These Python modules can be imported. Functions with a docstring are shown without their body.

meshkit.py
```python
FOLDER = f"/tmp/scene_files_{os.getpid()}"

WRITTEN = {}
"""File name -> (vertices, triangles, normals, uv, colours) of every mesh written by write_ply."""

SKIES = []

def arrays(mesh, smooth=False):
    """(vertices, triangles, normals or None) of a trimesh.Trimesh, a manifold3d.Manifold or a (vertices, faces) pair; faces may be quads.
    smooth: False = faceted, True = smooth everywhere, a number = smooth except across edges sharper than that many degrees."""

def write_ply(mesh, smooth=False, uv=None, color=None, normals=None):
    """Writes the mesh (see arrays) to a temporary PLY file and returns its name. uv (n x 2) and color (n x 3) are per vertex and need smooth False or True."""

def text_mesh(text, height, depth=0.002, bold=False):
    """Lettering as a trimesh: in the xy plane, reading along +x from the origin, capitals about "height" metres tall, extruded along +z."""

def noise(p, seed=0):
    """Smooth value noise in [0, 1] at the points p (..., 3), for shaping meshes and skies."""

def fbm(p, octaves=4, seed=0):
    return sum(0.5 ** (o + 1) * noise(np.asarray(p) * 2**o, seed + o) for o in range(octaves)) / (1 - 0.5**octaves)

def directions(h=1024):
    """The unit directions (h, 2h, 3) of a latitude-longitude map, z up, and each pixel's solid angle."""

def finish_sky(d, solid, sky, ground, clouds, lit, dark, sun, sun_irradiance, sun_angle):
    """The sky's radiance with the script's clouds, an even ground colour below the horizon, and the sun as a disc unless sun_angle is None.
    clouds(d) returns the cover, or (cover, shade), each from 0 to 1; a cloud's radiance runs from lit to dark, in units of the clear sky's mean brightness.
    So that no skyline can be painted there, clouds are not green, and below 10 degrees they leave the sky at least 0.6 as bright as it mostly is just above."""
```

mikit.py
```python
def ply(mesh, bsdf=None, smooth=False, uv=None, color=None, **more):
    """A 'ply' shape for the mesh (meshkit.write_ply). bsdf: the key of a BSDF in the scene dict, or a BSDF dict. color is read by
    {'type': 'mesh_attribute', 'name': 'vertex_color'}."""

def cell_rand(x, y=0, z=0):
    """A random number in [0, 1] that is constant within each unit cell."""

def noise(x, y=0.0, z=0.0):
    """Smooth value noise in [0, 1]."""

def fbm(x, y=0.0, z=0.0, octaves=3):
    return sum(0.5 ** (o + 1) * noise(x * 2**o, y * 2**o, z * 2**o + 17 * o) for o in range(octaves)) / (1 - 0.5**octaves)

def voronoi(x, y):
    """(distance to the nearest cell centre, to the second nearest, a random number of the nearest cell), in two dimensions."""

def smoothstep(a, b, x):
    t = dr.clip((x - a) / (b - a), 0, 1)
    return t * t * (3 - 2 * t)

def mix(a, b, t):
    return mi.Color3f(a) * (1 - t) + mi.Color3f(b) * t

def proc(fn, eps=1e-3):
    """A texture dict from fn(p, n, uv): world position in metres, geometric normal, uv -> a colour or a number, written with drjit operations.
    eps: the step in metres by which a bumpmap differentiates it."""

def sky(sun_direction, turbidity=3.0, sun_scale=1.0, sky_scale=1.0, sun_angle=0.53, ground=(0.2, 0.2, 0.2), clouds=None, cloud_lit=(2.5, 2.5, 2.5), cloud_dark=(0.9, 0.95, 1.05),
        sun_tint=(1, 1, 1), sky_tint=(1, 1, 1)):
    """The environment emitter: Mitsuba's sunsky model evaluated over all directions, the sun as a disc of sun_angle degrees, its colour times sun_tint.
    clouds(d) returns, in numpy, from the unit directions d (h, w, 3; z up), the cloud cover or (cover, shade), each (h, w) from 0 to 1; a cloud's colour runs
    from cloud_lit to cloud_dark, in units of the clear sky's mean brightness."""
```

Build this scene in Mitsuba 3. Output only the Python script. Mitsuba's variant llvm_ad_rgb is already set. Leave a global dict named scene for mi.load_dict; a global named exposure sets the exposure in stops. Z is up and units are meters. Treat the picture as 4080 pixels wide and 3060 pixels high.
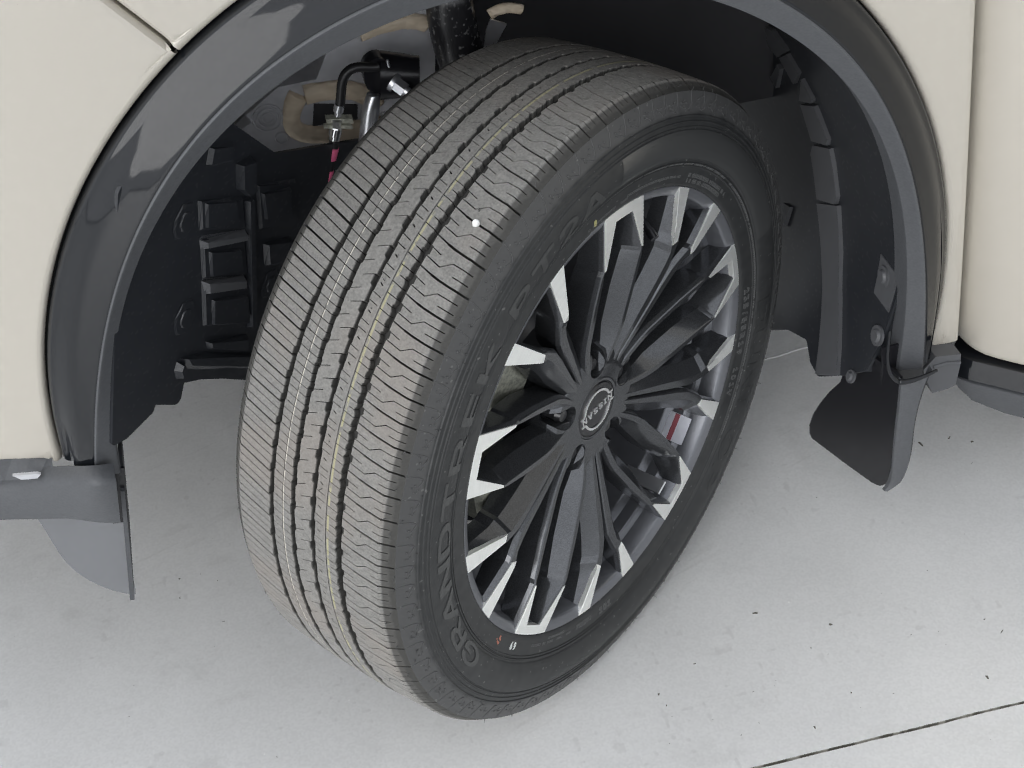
import math, numpy as np, trimesh, shapely, drjit as dr, mitsuba as mi, mikit, meshkit
from mikit import noise, fbm, smoothstep, mix
from shapely.geometry import Polygon, LineString, box, Point, MultiPolygon
from shapely.ops import unary_union
import manifold3d as m3
T = mi.ScalarTransform4f
rng = np.random.default_rng(7)
scene, labels = {'type': 'scene'}, {}
sin, cos, pi = math.sin, math.cos, math.pi

# ------------------------------------------------------------------ camera
CAM = np.array([-0.24891621, -1.25702365, 1.48273748])
YAW, PITCH, ROLL = 0.17328980, 0.71733939, -0.11827594
FOV = math.degrees(2 * math.atan(2040 / 6055.132))
_f = np.array([sin(YAW) * cos(PITCH), cos(YAW) * cos(PITCH), -sin(PITCH)])
_r0 = np.array([cos(YAW), -sin(YAW), 0])
_u0 = np.cross(_r0, _f)
_up = -sin(ROLL) * _r0 + cos(ROLL) * _u0
scene['camera'] = {'type': 'thinlens', 'fov': FOV, 'fov_axis': 'x', 'near_clip': 0.05, 'far_clip': 500.0, 'aperture_radius': 0.0009, 'focus_distance': 1.62,
                   'to_world': T().look_at(origin=CAM.tolist(), target=(CAM + _f).tolist(), up=_up.tolist())}
# ------------------------------------------------------------------ light: bright overcast sky
SUN = np.array([-0.64, -0.62, 0.40]); SUN = SUN / np.linalg.norm(SUN)
def clouds(d):
    t = 0.5 - 0.5 * (d @ SUN)                                    # overcast, brighter round the veiled sun
    return np.ones(d.shape[:2]), np.clip(0.02 + 1.25 * t + 0.5 * (meshkit.fbm(d * 2.2 + 5, 4, 3) - 0.5), 0, 1)
scene['sky'] = mikit.sky(SUN.tolist(), turbidity=3, sun_scale=0.22, sun_angle=42, clouds=clouds, cloud_lit=(3.40, 3.50, 3.66), cloud_dark=(0.70, 0.76, 0.83), ground=(0.50, 0.50, 0.50), sun_tint=(0.77, 1.0, 1.60))
exposure = 2.42

# ------------------------------------------------------------------ materials
def rgb(r, g=None, b=None):
    return {'type': 'rgb', 'value': [r, r if g is None else g, r if b is None else b]}
def pr(name, color, rough, **k):
    d = {'type': 'principled', 'base_color': color if isinstance(color, dict) else rgb(*np.atleast_1d(color).tolist()), 'roughness': rough, **k}
    scene[name] = {'type': 'twosided', 'bsdf': d}
def bump(name, fn, scale=1.0, eps=5e-4):
    d = scene[name]['bsdf']
    scene[name] = {'type': 'twosided', 'bsdf': {'type': 'bumpmap', 'arbitrary': mikit.proc(fn, eps), 'scale': scale, 'bsdf': d}}

# wheel frame: axis N points out of the car's left side, wheel steered to the left
STEER = 0.66604408
WC = np.array([0, 0, 0.362])
WN = np.array([sin(STEER), -cos(STEER), 0.0])
EX = np.array([cos(STEER), sin(STEER), 0.0])      # to the right for someone facing the wheel
EZ = np.array([0, 0, 1.0])
def wheel_at(r, a, th):
    """point(s) of the wheel: radius, axial offset (metres, outward), angle clockwise from the top (radians)"""
    r, a, th = np.broadcast_arrays(np.asarray(r, float), a, th)
    return WC + a[..., None] * WN + r[..., None] * (np.sin(th)[..., None] * EX + np.cos(th)[..., None] * EZ)

def f_floor(p, n, uv):
    b = fbm(p.x * 1.7 + 3, p.y * 1.7, 0.5, 3)
    m = fbm(p.x * 9, p.y * 9, 2.0, 4)
    sc = smoothstep(0.58, 0.90, fbm(p.x * 26 + 7, p.y * 34, 1.0, 4)) * smoothstep(0.48, 0.66, fbm(p.x * 4 + 11, p.y * 4, 3.0, 2))
    fine = noise(p.x * 420, p.y * 420, 1.0)
    c = mix((0.600, 0.600, 0.588), (0.662, 0.664, 0.655), b)
    c = c * (0.94 + 0.10 * m) * (0.96 + 0.08 * fine)
    st = smoothstep(0.80, 0.92, noise(p.x * 14 + p.y * 9, p.y * 190 - p.x * 60, 4.0)) * smoothstep(0.45, 0.7, fbm(p.x * 6 + 2, p.y * 6, 7.0, 2))
    pit = smoothstep(0.80, 0.97, noise(p.x * 120, p.y * 120, 9.0)) * smoothstep(0.5, 0.62, fbm(p.x * 11, p.y * 11, 5.0, 2))
    return mix(mix(mix(c, (0.30, 0.295, 0.28), 0.12 * sc), (0.40, 0.395, 0.38), 0.13 * st), (0.30, 0.29, 0.28), 0.16 * pit)
pr('m_floor', mikit.proc(f_floor), 0.26, specular=0.5, clearcoat=0.5, clearcoat_gloss=0.88)
bump('m_floor', lambda p, n, uv: 0.0006 * fbm(p.x * 30, p.y * 30, 0.0, 3) + 0.00007 * noise(p.x * 330, p.y * 330, 0.0))
pr('m_joint', mikit.proc(lambda p, n, uv: mix((0.13, 0.125, 0.105), (0.40, 0.39, 0.35), smoothstep(0.45, 0.7, fbm(p.x * 90, p.y * 300, 0.0, 3)))), 0.9)
pr('m_joint_lip', (0.66, 0.66, 0.64), 0.6)
pr('m_grit', (0.12, 0.115, 0.10), 0.9)
pr('m_grit_pale', (0.72, 0.72, 0.70), 0.7)

def f_paint(p, n, uv):
    s = 0.4 + 0.2 * noise(p.x * 900, p.y * 900, p.z * 900)
    return mix((0.412, 0.384, 0.330), (0.452, 0.424, 0.370), s)
pr('m_paint', mikit.proc(f_paint), 0.38, specular=0.5, clearcoat=1.0, clearcoat_gloss=0.96, metallic=0.1)
pr('m_gloss', (0.008, 0.009, 0.011), 0.05, specular=0.42)
def f_plastic(p, n, uv):
    return mix((0.056, 0.059, 0.064), (0.074, 0.077, 0.083), fbm(p.x * 500, p.y * 500, p.z * 500, 2))
pr('m_plastic', mikit.proc(f_plastic), 0.5, specular=0.5)
bump('m_plastic', lambda p, n, uv: 0.00022 * noise(p.x * 900, p.y * 900, p.z * 900), eps=3e-4)
def f_liner(p, n, uv):
    d = smoothstep(0.74, 0.84, noise(p.x * 260, p.y * 260, p.z * 260)) * 0.05
    return mix((0.018, 0.020, 0.024), (0.15, 0.14, 0.13), d + 0.03 * fbm(p.x * 30, p.y * 30, p.z * 30, 2))
pr('m_liner', mikit.proc(f_liner), 0.30, specular=0.5)
pr('m_flap', (0.135, 0.139, 0.147), 0.34, specular=0.5)
pr('m_liner_pad', (0.070, 0.072, 0.077), 0.5, specular=0.5)
pr('m_black', (0.010, 0.010, 0.012), 0.25, specular=0.5)
pr('m_void', (0.032, 0.032, 0.035), 0.8)
pr('m_seam', (0.010, 0.009, 0.008), 0.8)

def wheel_local(p):
    q = [p.x - float(WC[0]), p.y - float(WC[1]), p.z - float(WC[2])]
    a = q[0] * float(WN[0]) + q[1] * float(WN[1])
    x = q[0] * float(EX[0]) + q[1] * float(EX[1])
    return a, x, q[2], dr.sqrt(x * x + q[2] * q[2])
def f_tread(p, n, uv):
    a, x, z, r = wheel_local(p)
    th = dr.atan2(x, z)
    g = noise(p.x * 620, p.y * 620, p.z * 620)
    g2 = fbm(p.x * 170, p.y * 170, p.z * 170, 3)
    big = fbm(p.x * 12, p.y * 12, p.z * 12, 3)
    dust = mix((0.118, 0.115, 0.108), (0.245, 0.238, 0.224), 0.62 * g + 0.38 * g2)
    dust = mix(dust, (0.225, 0.195, 0.170), 0.35 * smoothstep(0.5, 0.72, big))
    edge = smoothstep(0.1005, 0.0975, dr.abs(a) + 0.006 * (fbm(p.x * 60, p.y * 60, p.z * 60, 3) - 0.5))
    rub = mix((0.070, 0.071, 0.071), (0.10, 0.10, 0.098), g2)
    rt = 0.3705 - 0.4 * a * a
    top = smoothstep(0.0022, 0.0008, dr.abs(rt - r))
    c = mix(mix((0.045, 0.044, 0.041), rub, top), dust, edge * (0.16 + 0.84 * top))
    brk = smoothstep(0.28, 0.42, fbm(th * 60, a * 300, 0.0, 2))
    ye = smoothstep(0.0013, 0.0009, dr.abs(a - 0.0300)) * brk * top
    c = mix(c, (0.46, 0.43, 0.20), 0.42 * ye)
    wh = smoothstep(0.0008, 0.0005, dr.abs(a + 0.0283)) * brk * top
    return mix(c, (0.62, 0.58, 0.51), 0.62 * wh)
pr('m_tread', mikit.proc(f_tread), 0.75, specular=0.3)
bump('m_tread', lambda p, n, uv: 0.0004 * noise(p.x * 520, p.y * 520, p.z * 520), eps=4e-4)
def f_rubber(p, n, uv):
    g2 = fbm(p.x * 90, p.y * 90, p.z * 90, 3)
    sp = smoothstep(0.88, 0.93, noise(p.x * 240, p.y * 240, p.z * 240))
    c = mix((0.023, 0.024, 0.025), (0.036, 0.037, 0.037), g2)
    a, x, z, r = wheel_local(p)
    c = mix(c, (0.074, 0.074, 0.074), 0.8 * smoothstep(0.3345, 0.3405, r + 0.004 * (g2 - 0.5)))
    return mix(c, (0.20, 0.20, 0.19), 0.35 * sp)
pr('m_rubber', mikit.proc(f_rubber), 0.42, specular=0.28)
pr('m_rubber_band', (0.036, 0.037, 0.037), 0.26, specular=1.0, clearcoat=1.0, clearcoat_gloss=0.85)
pr('m_letter', (0.040, 0.041, 0.041), 0.36, specular=0.5)
pr('m_groove', (0.040, 0.039, 0.037), 0.7, specular=0.3)
pr('m_mark', (0.085, 0.087, 0.087), 0.4, specular=0.5)
pr('m_whitemark', (0.62, 0.64, 0.62), 0.6)
pr('m_yellowmark', (0.30, 0.28, 0.12), 0.6)
pr('m_redmark', (0.36, 0.13, 0.09), 0.6)
def f_spoke(p, n, uv):
    return mix((0.045, 0.047, 0.051), (0.105, 0.109, 0.117), noise(p.x * 1100, p.y * 1100, p.z * 1100))
pr('m_spoke', mikit.proc(f_spoke), 0.11, metallic=0.7, specular=0.5, clearcoat=0.8, clearcoat_gloss=0.94)
pr('m_barrel', (0.16, 0.165, 0.18), 0.34, metallic=0.6, specular=0.5, clearcoat=0.4)
pr('m_insert', mikit.proc(lambda p, n, uv: (lambda a, x, z, r: mix((0.84, 0.85, 0.82), (0.92, 0.93, 0.90), noise(r * 2600, 0.0, 0.0)))(*wheel_local(p))), 0.24, metallic=0.65, specular=0.5, clearcoat=0.6, clearcoat_gloss=0.96)
pr('m_lug', (0.010, 0.010, 0.011), 0.18, specular=0.5, clearcoat=1.0)
pr('m_chrome', (0.86, 0.86, 0.86), 0.16, metallic=1.0)
pr('m_alu', (0.62, 0.63, 0.65), 0.30, metallic=0.9)
pr('m_zinc', mikit.proc(lambda p, n, uv: mix((0.20, 0.21, 0.18), (0.62, 0.62, 0.52), fbm(p.x * 320, p.y * 320, p.z * 320, 3))), 0.42, metallic=0.6)
pr('m_sticker', (0.66, 0.67, 0.72), 0.4)
pr('m_red', (0.34, 0.10, 0.12), 0.4)
pr('m_disc', (0.10, 0.10, 0.105), 0.35, metallic=0.8)
pr('m_primer', mikit.proc(lambda p, n, uv: mix((0.40, 0.405, 0.425), (0.52, 0.525, 0.545), fbm(p.x * 70, p.y * 70, p.z * 70, 3))), 0.5)
pr('m_sealant', mikit.proc(lambda p, n, uv: mix((0.55, 0.45, 0.33), (0.74, 0.64, 0.50), fbm(p.x * 90 + p.z * 40, p.y * 30, p.z * 160, 3))), 0.6)
bump('m_sealant', lambda p, n, uv: 0.0035 * fbm(p.x * 130, p.y * 130, p.z * 260, 3), eps=1e-3)
pr('m_steel', (0.62, 0.63, 0.66), 0.28, metallic=0.9)
pr('m_pink', (0.55, 0.10, 0.20), 0.5)
pr('m_hose', (0.013, 0.013, 0.014), 0.4)
pr('m_strut', mikit.proc(lambda p, n, uv: mix((0.012, 0.012, 0.014), (0.30, 0.30, 0.30), smoothstep(0.62, 0.85, fbm(p.x * 260, p.y * 260, p.z * 200, 2)) * 0.5)), 0.3, clearcoat=0.6)

# ------------------------------------------------------------------ mesh helpers
_used = {}
def add(key, mesh, mat, smooth=False, **lab):
    n = _used.get(key, -1) + 1
    _used[key] = n
    k = key if n == 0 else f'{key}_{n:03d}'
    scene[k] = mikit.ply(mesh, mat, smooth)
    if lab:
        labels[k] = lab
    return k
def cat(ms):
    return trimesh.util.concatenate([m for m in ms if m is not None])
def grid_mesh(P, close_u=False, close_v=False):
    """quads of an (nu, nv, 3) grid of points"""
    nu, nv = P.shape[:2]
    iu = np.arange(nu if close_u else nu - 1); iv = np.arange(nv if close_v else nv - 1)
    a, b = np.meshgrid(iu, iv, indexing='ij')
    a, b = a.ravel(), b.ravel()
    a2, b2 = (a + 1) % nu, (b + 1) % nv
    i = lambda x, y: x * nv + y
    q = np.stack([i(a, b), i(a2, b), i(a2, b2), i(a, b2)], 1)
    return trimesh.Trimesh(P.reshape(-1, 3), np.vstack([q[:, [0, 1, 2]], q[:, [0, 2, 3]]]), process=False)
def lathe(prof, seg=240, th0=0.0, th1=2 * pi):
    prof = np.array(prof, float)
    full = abs(th1 - th0 - 2 * pi) < 1e-6
    th = np.linspace(th0, th1, seg, endpoint=not full)
    P = wheel_at(prof[None, :, 0], prof[None, :, 1], th[:, None])
    return grid_mesh(P, close_u=full)
def tube(pts, rad, seg=14, cap=True):
    pts = np.array(pts, float); n = len(pts)
    rad = np.broadcast_to(rad, n)
    tan = np.gradient(pts, axis=0); tan /= np.linalg.norm(tan, axis=1, keepdims=True)
    u = np.cross(tan[0], [0.31, 0.52, 0.79]); u /= np.linalg.norm(u)
    ang = np.arange(seg) * 2 * pi / seg
    rings = []
    for k in range(n):
        u = u - (u @ tan[k]) * tan[k]; u /= np.linalg.norm(u)
        v = np.cross(tan[k], u)
        rings.append(pts[k] + rad[k] * (np.cos(ang)[:, None] * u + np.sin(ang)[:, None] * v))
    m = grid_mesh(np.array(rings), close_v=True)
    if cap:
        V = np.vstack([m.vertices, pts[0], pts[-1]]); F = list(m.faces)
        for j in range(seg):
            F.append([j, (j + 1) % seg, n * seg]); F.append([(n - 1) * seg + (j + 1) % seg, (n - 1) * seg + j, n * seg + 1])
        m = trimesh.Trimesh(V, F, process=False)
    return m
def smooth_path(pts, n=40):
    from scipy.interpolate import CubicSpline
    pts = np.array(pts, float)
    t = np.r_[0, np.cumsum(np.linalg.norm(np.diff(pts, axis=0), axis=1))]
    return CubicSpline(t, pts)(np.linspace(0, t[-1], n))
def geoms(g):
    return [x for x in getattr(g, 'geoms', [g]) if isinstance(x, Polygon) and x.area > 1e-9]
def tri2d(poly):
    return trimesh.creation.triangulate_polygon(poly, engine='earcut')
def solid(poly, top, bottom, cell=None, axis_cells=None, dens=None):
    """closed sheet between two maps of the plane: polygon (2-D) -> top(uv), bottom(uv) in space. cell: splits it for curved maps"""
    out = []
    if cell and dens is None:
        dens = min(cell) if not np.isscalar(cell) else cell
    for g in geoms(poly):
        parts = [g]
        if cell:
            x0, y0, x1, y1 = g.bounds
            cx = cell if np.isscalar(cell) else cell[0]; cy = cell if np.isscalar(cell) else cell[1]
            xs = np.arange(math.floor(x0 / cx), math.ceil(x1 / cx) + 1) * cx if cx else np.array([x0 - 1, x1 + 1])
            ys = np.arange(math.floor(y0 / cy), math.ceil(y1 / cy) + 1) * cy if cy else np.array([y0 - 1, y1 + 1])
            parts = []
            for i in range(len(xs) - 1):
                for j in range(len(ys) - 1):
                    c = g.intersection(box(xs[i], ys[j], xs[i + 1], ys[j + 1]))
                    parts += geoms(c)
        vs, fs, o = [], [], 0
        for q in parts:
            try:
                v, f = tri2d(q)
            except Exception:
                continue
            vs.append(v); fs.append(np.array(f) + o); o += len(v)
        if not vs:
            continue
        v, f = np.vstack(vs), np.vstack(fs)
        tm = trimesh.Trimesh(top(v), f, process=False); tm.merge_vertices()
        bm = trimesh.Trimesh(bottom(v), f[:, ::-1], process=False)
        out += [tm, bm]
        for ring in [g.exterior, *g.interiors]:
            c = np.array(ring.segmentize(dens).coords if dens else ring.coords)
            w = grid_mesh(np.stack([top(c), bottom(c)], 1))
            out.append(w)
    return cat(out) if out else None
def flat_plate(pts3, thick):
    """a plate whose outline lies (about) in a plane: thick is the offset vector to its back"""
    P = np.array(pts3, float); c = P.mean(0)
    _, _, vt = np.linalg.svd(P - c)
    e1, e2 = vt[0], vt[1]
    uv = np.stack([(P - c) @ e1, (P - c) @ e2], 1)
    poly = Polygon(uv).buffer(0)
    t = np.array(thick, float)
    mp = lambda q: c + q[:, :1] * e1 + q[:, 1:2] * e2
    return solid(poly, mp, lambda q: mp(q) + t)
def ellipsoid(c, r, sub=2):
    m = trimesh.creation.icosphere(subdivisions=sub); m.apply_scale(r); m.apply_translation(c); return m
def rounded_box(ext, bev, M=None):
    e = np.array(ext) / 2
    pts = []
    for s in np.ndindex(2, 2, 2):
        sg = np.array(s) * 2 - 1
        for k in range(3):
            q = e - bev; q[k] = e[k]
            pts.append(sg * q)
    h = trimesh.convex.convex_hull(np.array(pts))
    if M is not None:
        h.apply_transform(M)
    return h
def frame(o, x, y, z):
    M = np.eye(4); M[:3, 0], M[:3, 1], M[:3, 2], M[:3, 3] = x, y, z, o; return M

# ------------------------------------------------------------------ the setting: floor and its two sawn joints
fl = []
def joint(x0, y0, x1, y1, w, key, wob):
    n = 260
    t = np.linspace(0, 1, n)
    c = np.stack([x0 + (x1 - x0) * t, y0 + (y1 - y0) * t], 1)
    wv = w * (0.75 + 0.6 * meshkit.fbm(np.stack([c[:, 0] * 60, c[:, 1] * 0, t * 0], 1), 3, wob))
    off = 0.0014 * (meshkit.fbm(np.stack([c[:, 0] * 25, t * 0, t * 0 + 5], 1), 3, wob) - 0.5)
    return np.stack([c[:, 0], c[:, 1] + off - wv], 1), np.stack([c[:, 0], c[:, 1] + off + wv], 1)
lo1, hi1 = joint(-1.4, -0.266, 1.6, -0.3665, 0.0017, 'a', 3)
def strip(a, b, za, zb):
    return grid_mesh(np.stack([np.column_stack([a, np.full(len(a), za)]), np.column_stack([b, np.full(len(b), zb)])], 1))
big = 60.0
def floor_between(a, b):
    """floor sheet between two polylines that both run along x"""
    return strip(a, b, 0.0, 0.0)
ext = lambda c: np.vstack([[-big, c[0, 1]], c, [big, c[-1, 1]]])
n1 = len(ext(lo1))
line = lambda y: np.column_stack([ext(lo1)[:, 0], np.full(n1, y)])
xs = ext(lo1)[:, 0]
add('floor', cat([floor_between(line(-big), ext(lo1)), floor_between(ext(hi1), line(big))]), 'm_floor',
    kind='structure', label='pale grey painted concrete floor with sawn joints, specks and scuffs under the car')
add('floor__joint', cat([strip(ext(lo1), ext(hi1), -0.004, -0.004), strip(ext(lo1), ext(lo1), 0.0, -0.004), strip(ext(hi1), ext(hi1), 0.0, -0.004)]), 'm_joint')
add('floor__filled_joint', tube([(0.33 + 0.02 * k, 0.3345 + 0.0013 * k + 0.0012 * sin(k * 2.1), 0.0) for k in range(22)], [0.0006 + 0.0006 * abs(sin(k * 1.7)) for k in range(22)], 6, False), 'm_joint_lip')
# specks: chips and grit lying on the paint
def specks(n, seed, lim, size, dark):
    g = np.random.default_rng(seed); ms = []
    for _ in range(n):
        x, y = g.uniform(lim[0], lim[1]), g.uniform(lim[2], lim[3])
        s = size * g.lognormal(0, 0.5)
        m = trimesh.creation.icosphere(subdivisions=0)
        m.vertices = m.vertices * (1 + 0.5 * g.uniform(-1, 1, (len(m.vertices), 1)))
        m.apply_scale([s * g.uniform(0.6, 2.2), s * g.uniform(0.5, 1.0), s * 0.35])
        m.apply_transform(trimesh.transformations.rotation_matrix(g.uniform(0, pi), [0, 0, 1]))
        m.apply_translation([x, y, s * 0.12]); ms.append(m)
    return cat(ms)
add('floor_grit', cat([specks(60, 1, (-0.75, 0.75, -0.5, 0.75), 0.0004, True), specks(26, 2, (0.05, 0.5, -0.33, -0.10), 0.0008, True), specks(8, 4, (0.46, 0.62, 0.0, 0.16), 0.0008, True),
                       specks(6, 5, (-0.52, -0.40, 0.05, 0.20), 0.0008, True)]), 'm_grit', kind='stuff', label='tiny dark grit specks scattered over the pale floor', category='grit')
add('floor_flecks', specks(70, 3, (-0.7, 0.7, -0.45, 0.7), 0.0006, False), 'm_grit_pale', kind='stuff', label='tiny white flecks scattered over the pale floor', category='grit')

# ------------------------------------------------------------------ the car
labels['car'] = {'label': 'pale champagne car with black arch trim, front wheel turned out and door ajar', 'category': 'car'}
W = 'car__wheel'
labels[W] = {'label': 'dark multi-spoke alloy wheel with silver spoke tips and a dusty new tyre'}

# ---- tyre
def r_top(a):
    a = np.abs(np.asarray(a, float))
    return np.where(a < 0.09, 0.3705 - 0.4 * a * a, 0.36726 - 0.60 * (a - 0.09))
SIDE = [(0.2586, 0.1040), (0.2600, 0.1062), (0.2640, 0.1076), (0.2700, 0.1082), (0.2790, 0.1092), (0.2805, 0.1094), (0.2812, 0.1106), (0.2824, 0.1107), (0.2830, 0.1098),
        (0.2838, 0.1099), (0.2845, 0.1113), (0.2856, 0.1115), (0.2864, 0.1105), (0.2885, 0.1108), (0.2900, 0.1128), (0.2950, 0.1146), (0.3010, 0.1160), (0.3070, 0.1166), (0.3130, 0.1166),
        (0.3180, 0.1160), (0.3212, 0.1154), (0.3220, 0.1142), (0.3228, 0.1141), (0.3234, 0.1149), (0.3246, 0.1148), (0.3252, 0.1137), (0.3282, 0.1131), (0.3288, 0.1140), (0.3300, 0.1138),
        (0.3306, 0.1127), (0.3338, 0.1119), (0.3344, 0.1128), (0.3356, 0.1125), (0.3362, 0.1112), (0.3450, 0.1088), (0.3530, 0.1063), (float(r_top(0.1045)), 0.1045)]
def side_a(r):
    s = np.array(SIDE); return np.interp(r, s[:, 0], s[:, 1])
def squash(P):
    """the little flattening where the tyre stands on the floor"""
    P = np.array(P, float); z = P[..., 2]
    P[..., 2] = np.where(z < 0.010, 0.0012 + 0.0088 * np.exp(np.minimum((z - 0.010) / 0.0088, 0)), z)
    return P
def sq(m):
    m.vertices = squash(m.vertices); return m
prof = list(SIDE)
for a in np.linspace(0.1035, -0.1035, 84):
    k = np.clip((0.1035 - abs(a)) / 0.006, 0, 1)
    prof.append((float(r_top(a)) - 0.0005 - 0.0078 * float(k * k * (3 - 2 * k)), a))
prof += [(r, -a) for r, a in SIDE[::-1]]
prof = np.array(prof)
i_out = len(SIDE) + 4
add(W + '__tyre', sq(lathe(prof[:i_out], 300)), 'm_rubber', 40)
band = np.array([(r, float(side_a(r)) + 0.0004) for r in np.linspace(0.2905, 0.3208, 18)])
band[:, 1] += np.interp(band[:, 0], [0.2905, 0.2935, 0.3175, 0.3208], [-0.0004, 0.0, 0.0, -0.0004])
add(W + '__sidewall_band', sq(lathe(band, 160, math.radians(4), math.radians(78))), 'm_rubber_band', True, label='smooth satin band on the upper sidewall')
add(W + '__tyre_groove', sq(lathe(prof[i_out - 1:-len(SIDE) - 3], 300)), 'm_groove', 40)
add(W + '__tyre_inner_wall', sq(lathe(prof[-len(SIDE) - 4:], 200)), 'm_rubber', 40)

# tread: pitch list (mm of arc, clockwise from the top), measured; the rest of the way round is filled in
LAT = [153.4, 126.9, 104.3, 80.3, 54.4, 27.4, -0.5, -26.6, -54.0, -84.0, -114.1, -145.4, -176.5, -209.0, -238.0, -265.0, -291.0, -316.0, -340.0, -363.0, -386.0, -410.0, -434.5, -459.8, -486.0,
       -510.0, -535.0, -564.0, -594.5, -627.0, -658.0, -688.0]
CIRC = 2 * pi * 370
rest = CIRC + LAT[-1] - LAT[0]
k = 0; cyc = [28, 31, 26, 25, 30, 33, 27]
seq = [cyc[i % 7] for i in range(int(rest / 28.57))]
seq = np.array(seq) * rest / sum(seq)
for d in seq[:-1]:
    LAT.append(LAT[-1] - d)
NP = len(LAT)
LATX = np.array([LAT[-1] + CIRC] + LAT + [LAT[0] - CIRC, LAT[1] - CIRC, LAT[2] - CIRC])
def arc(i, u):
    return np.interp(i + 1 + u, np.arange(len(LATX)), LATX)
def tread_map(i, sink):
    def f(q):
        a = q[:, 0] / 1000
        s = arc(i, q[:, 1]) / 370.0
        return squash(wheel_at(r_top(a) - sink, a, s))
    return f
P0 = 31.6     # one nominal pitch in mm; plane coordinates are (a in mm, u in pitches)
def sipe(pts, hw):
    q = LineString([(a, u * P0) for a, u in pts]).buffer(hw, cap_style='flat', join_style='mitre')
    return shapely.affinity.scale(q, 1, 1 / P0, origin=(0, 0))
def poly(pts):
    return Polygon(pts).buffer(0)
LATC = [(40, -0.06), (47, 0.0), (60, 0.13), (70, 0.215), (85, 0.30), (100, 0.362), (112, 0.40)]
def shift(pts, d):
    return [(a, u + d) for a, u in pts]
def lat_cut(d):
    c = shift(LATC, d)
    thin = sipe(c[:4], 0.8)
    wide = sipe([(61, 0.142 + d)] + c[3:], 1.2)
    return thin.union(wide)
def dimple(a, u, ln=1.9, hw=0.75):
    return sipe([(a - ln, u - 0.022 * ln), (a + ln, u + 0.022 * ln)], hw)
base_out = poly([(47, 0.0), (47, 0.34), (49.4, 0.36), (49.8, 0.62), (47.6, 0.66), (47.2, 1.0)] + shift(LATC[1:], 1.0)[1:-1] + [(104.4, 1.378), (104.4, 0.378)] + LATC[1:-1][::-1])
base_out = base_out.difference(unary_union([lat_cut(0), lat_cut(1), sipe([(45, 0.652), (65.4, 0.845), (76.4, 0.62), (98, 0.71)], 0.56), sipe([(49.0, 0.39), (60.9, 0.515)], 0.5), sipe([(81.8, 0.968), (98.3, 1.04)], 0.56)]))
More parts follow.
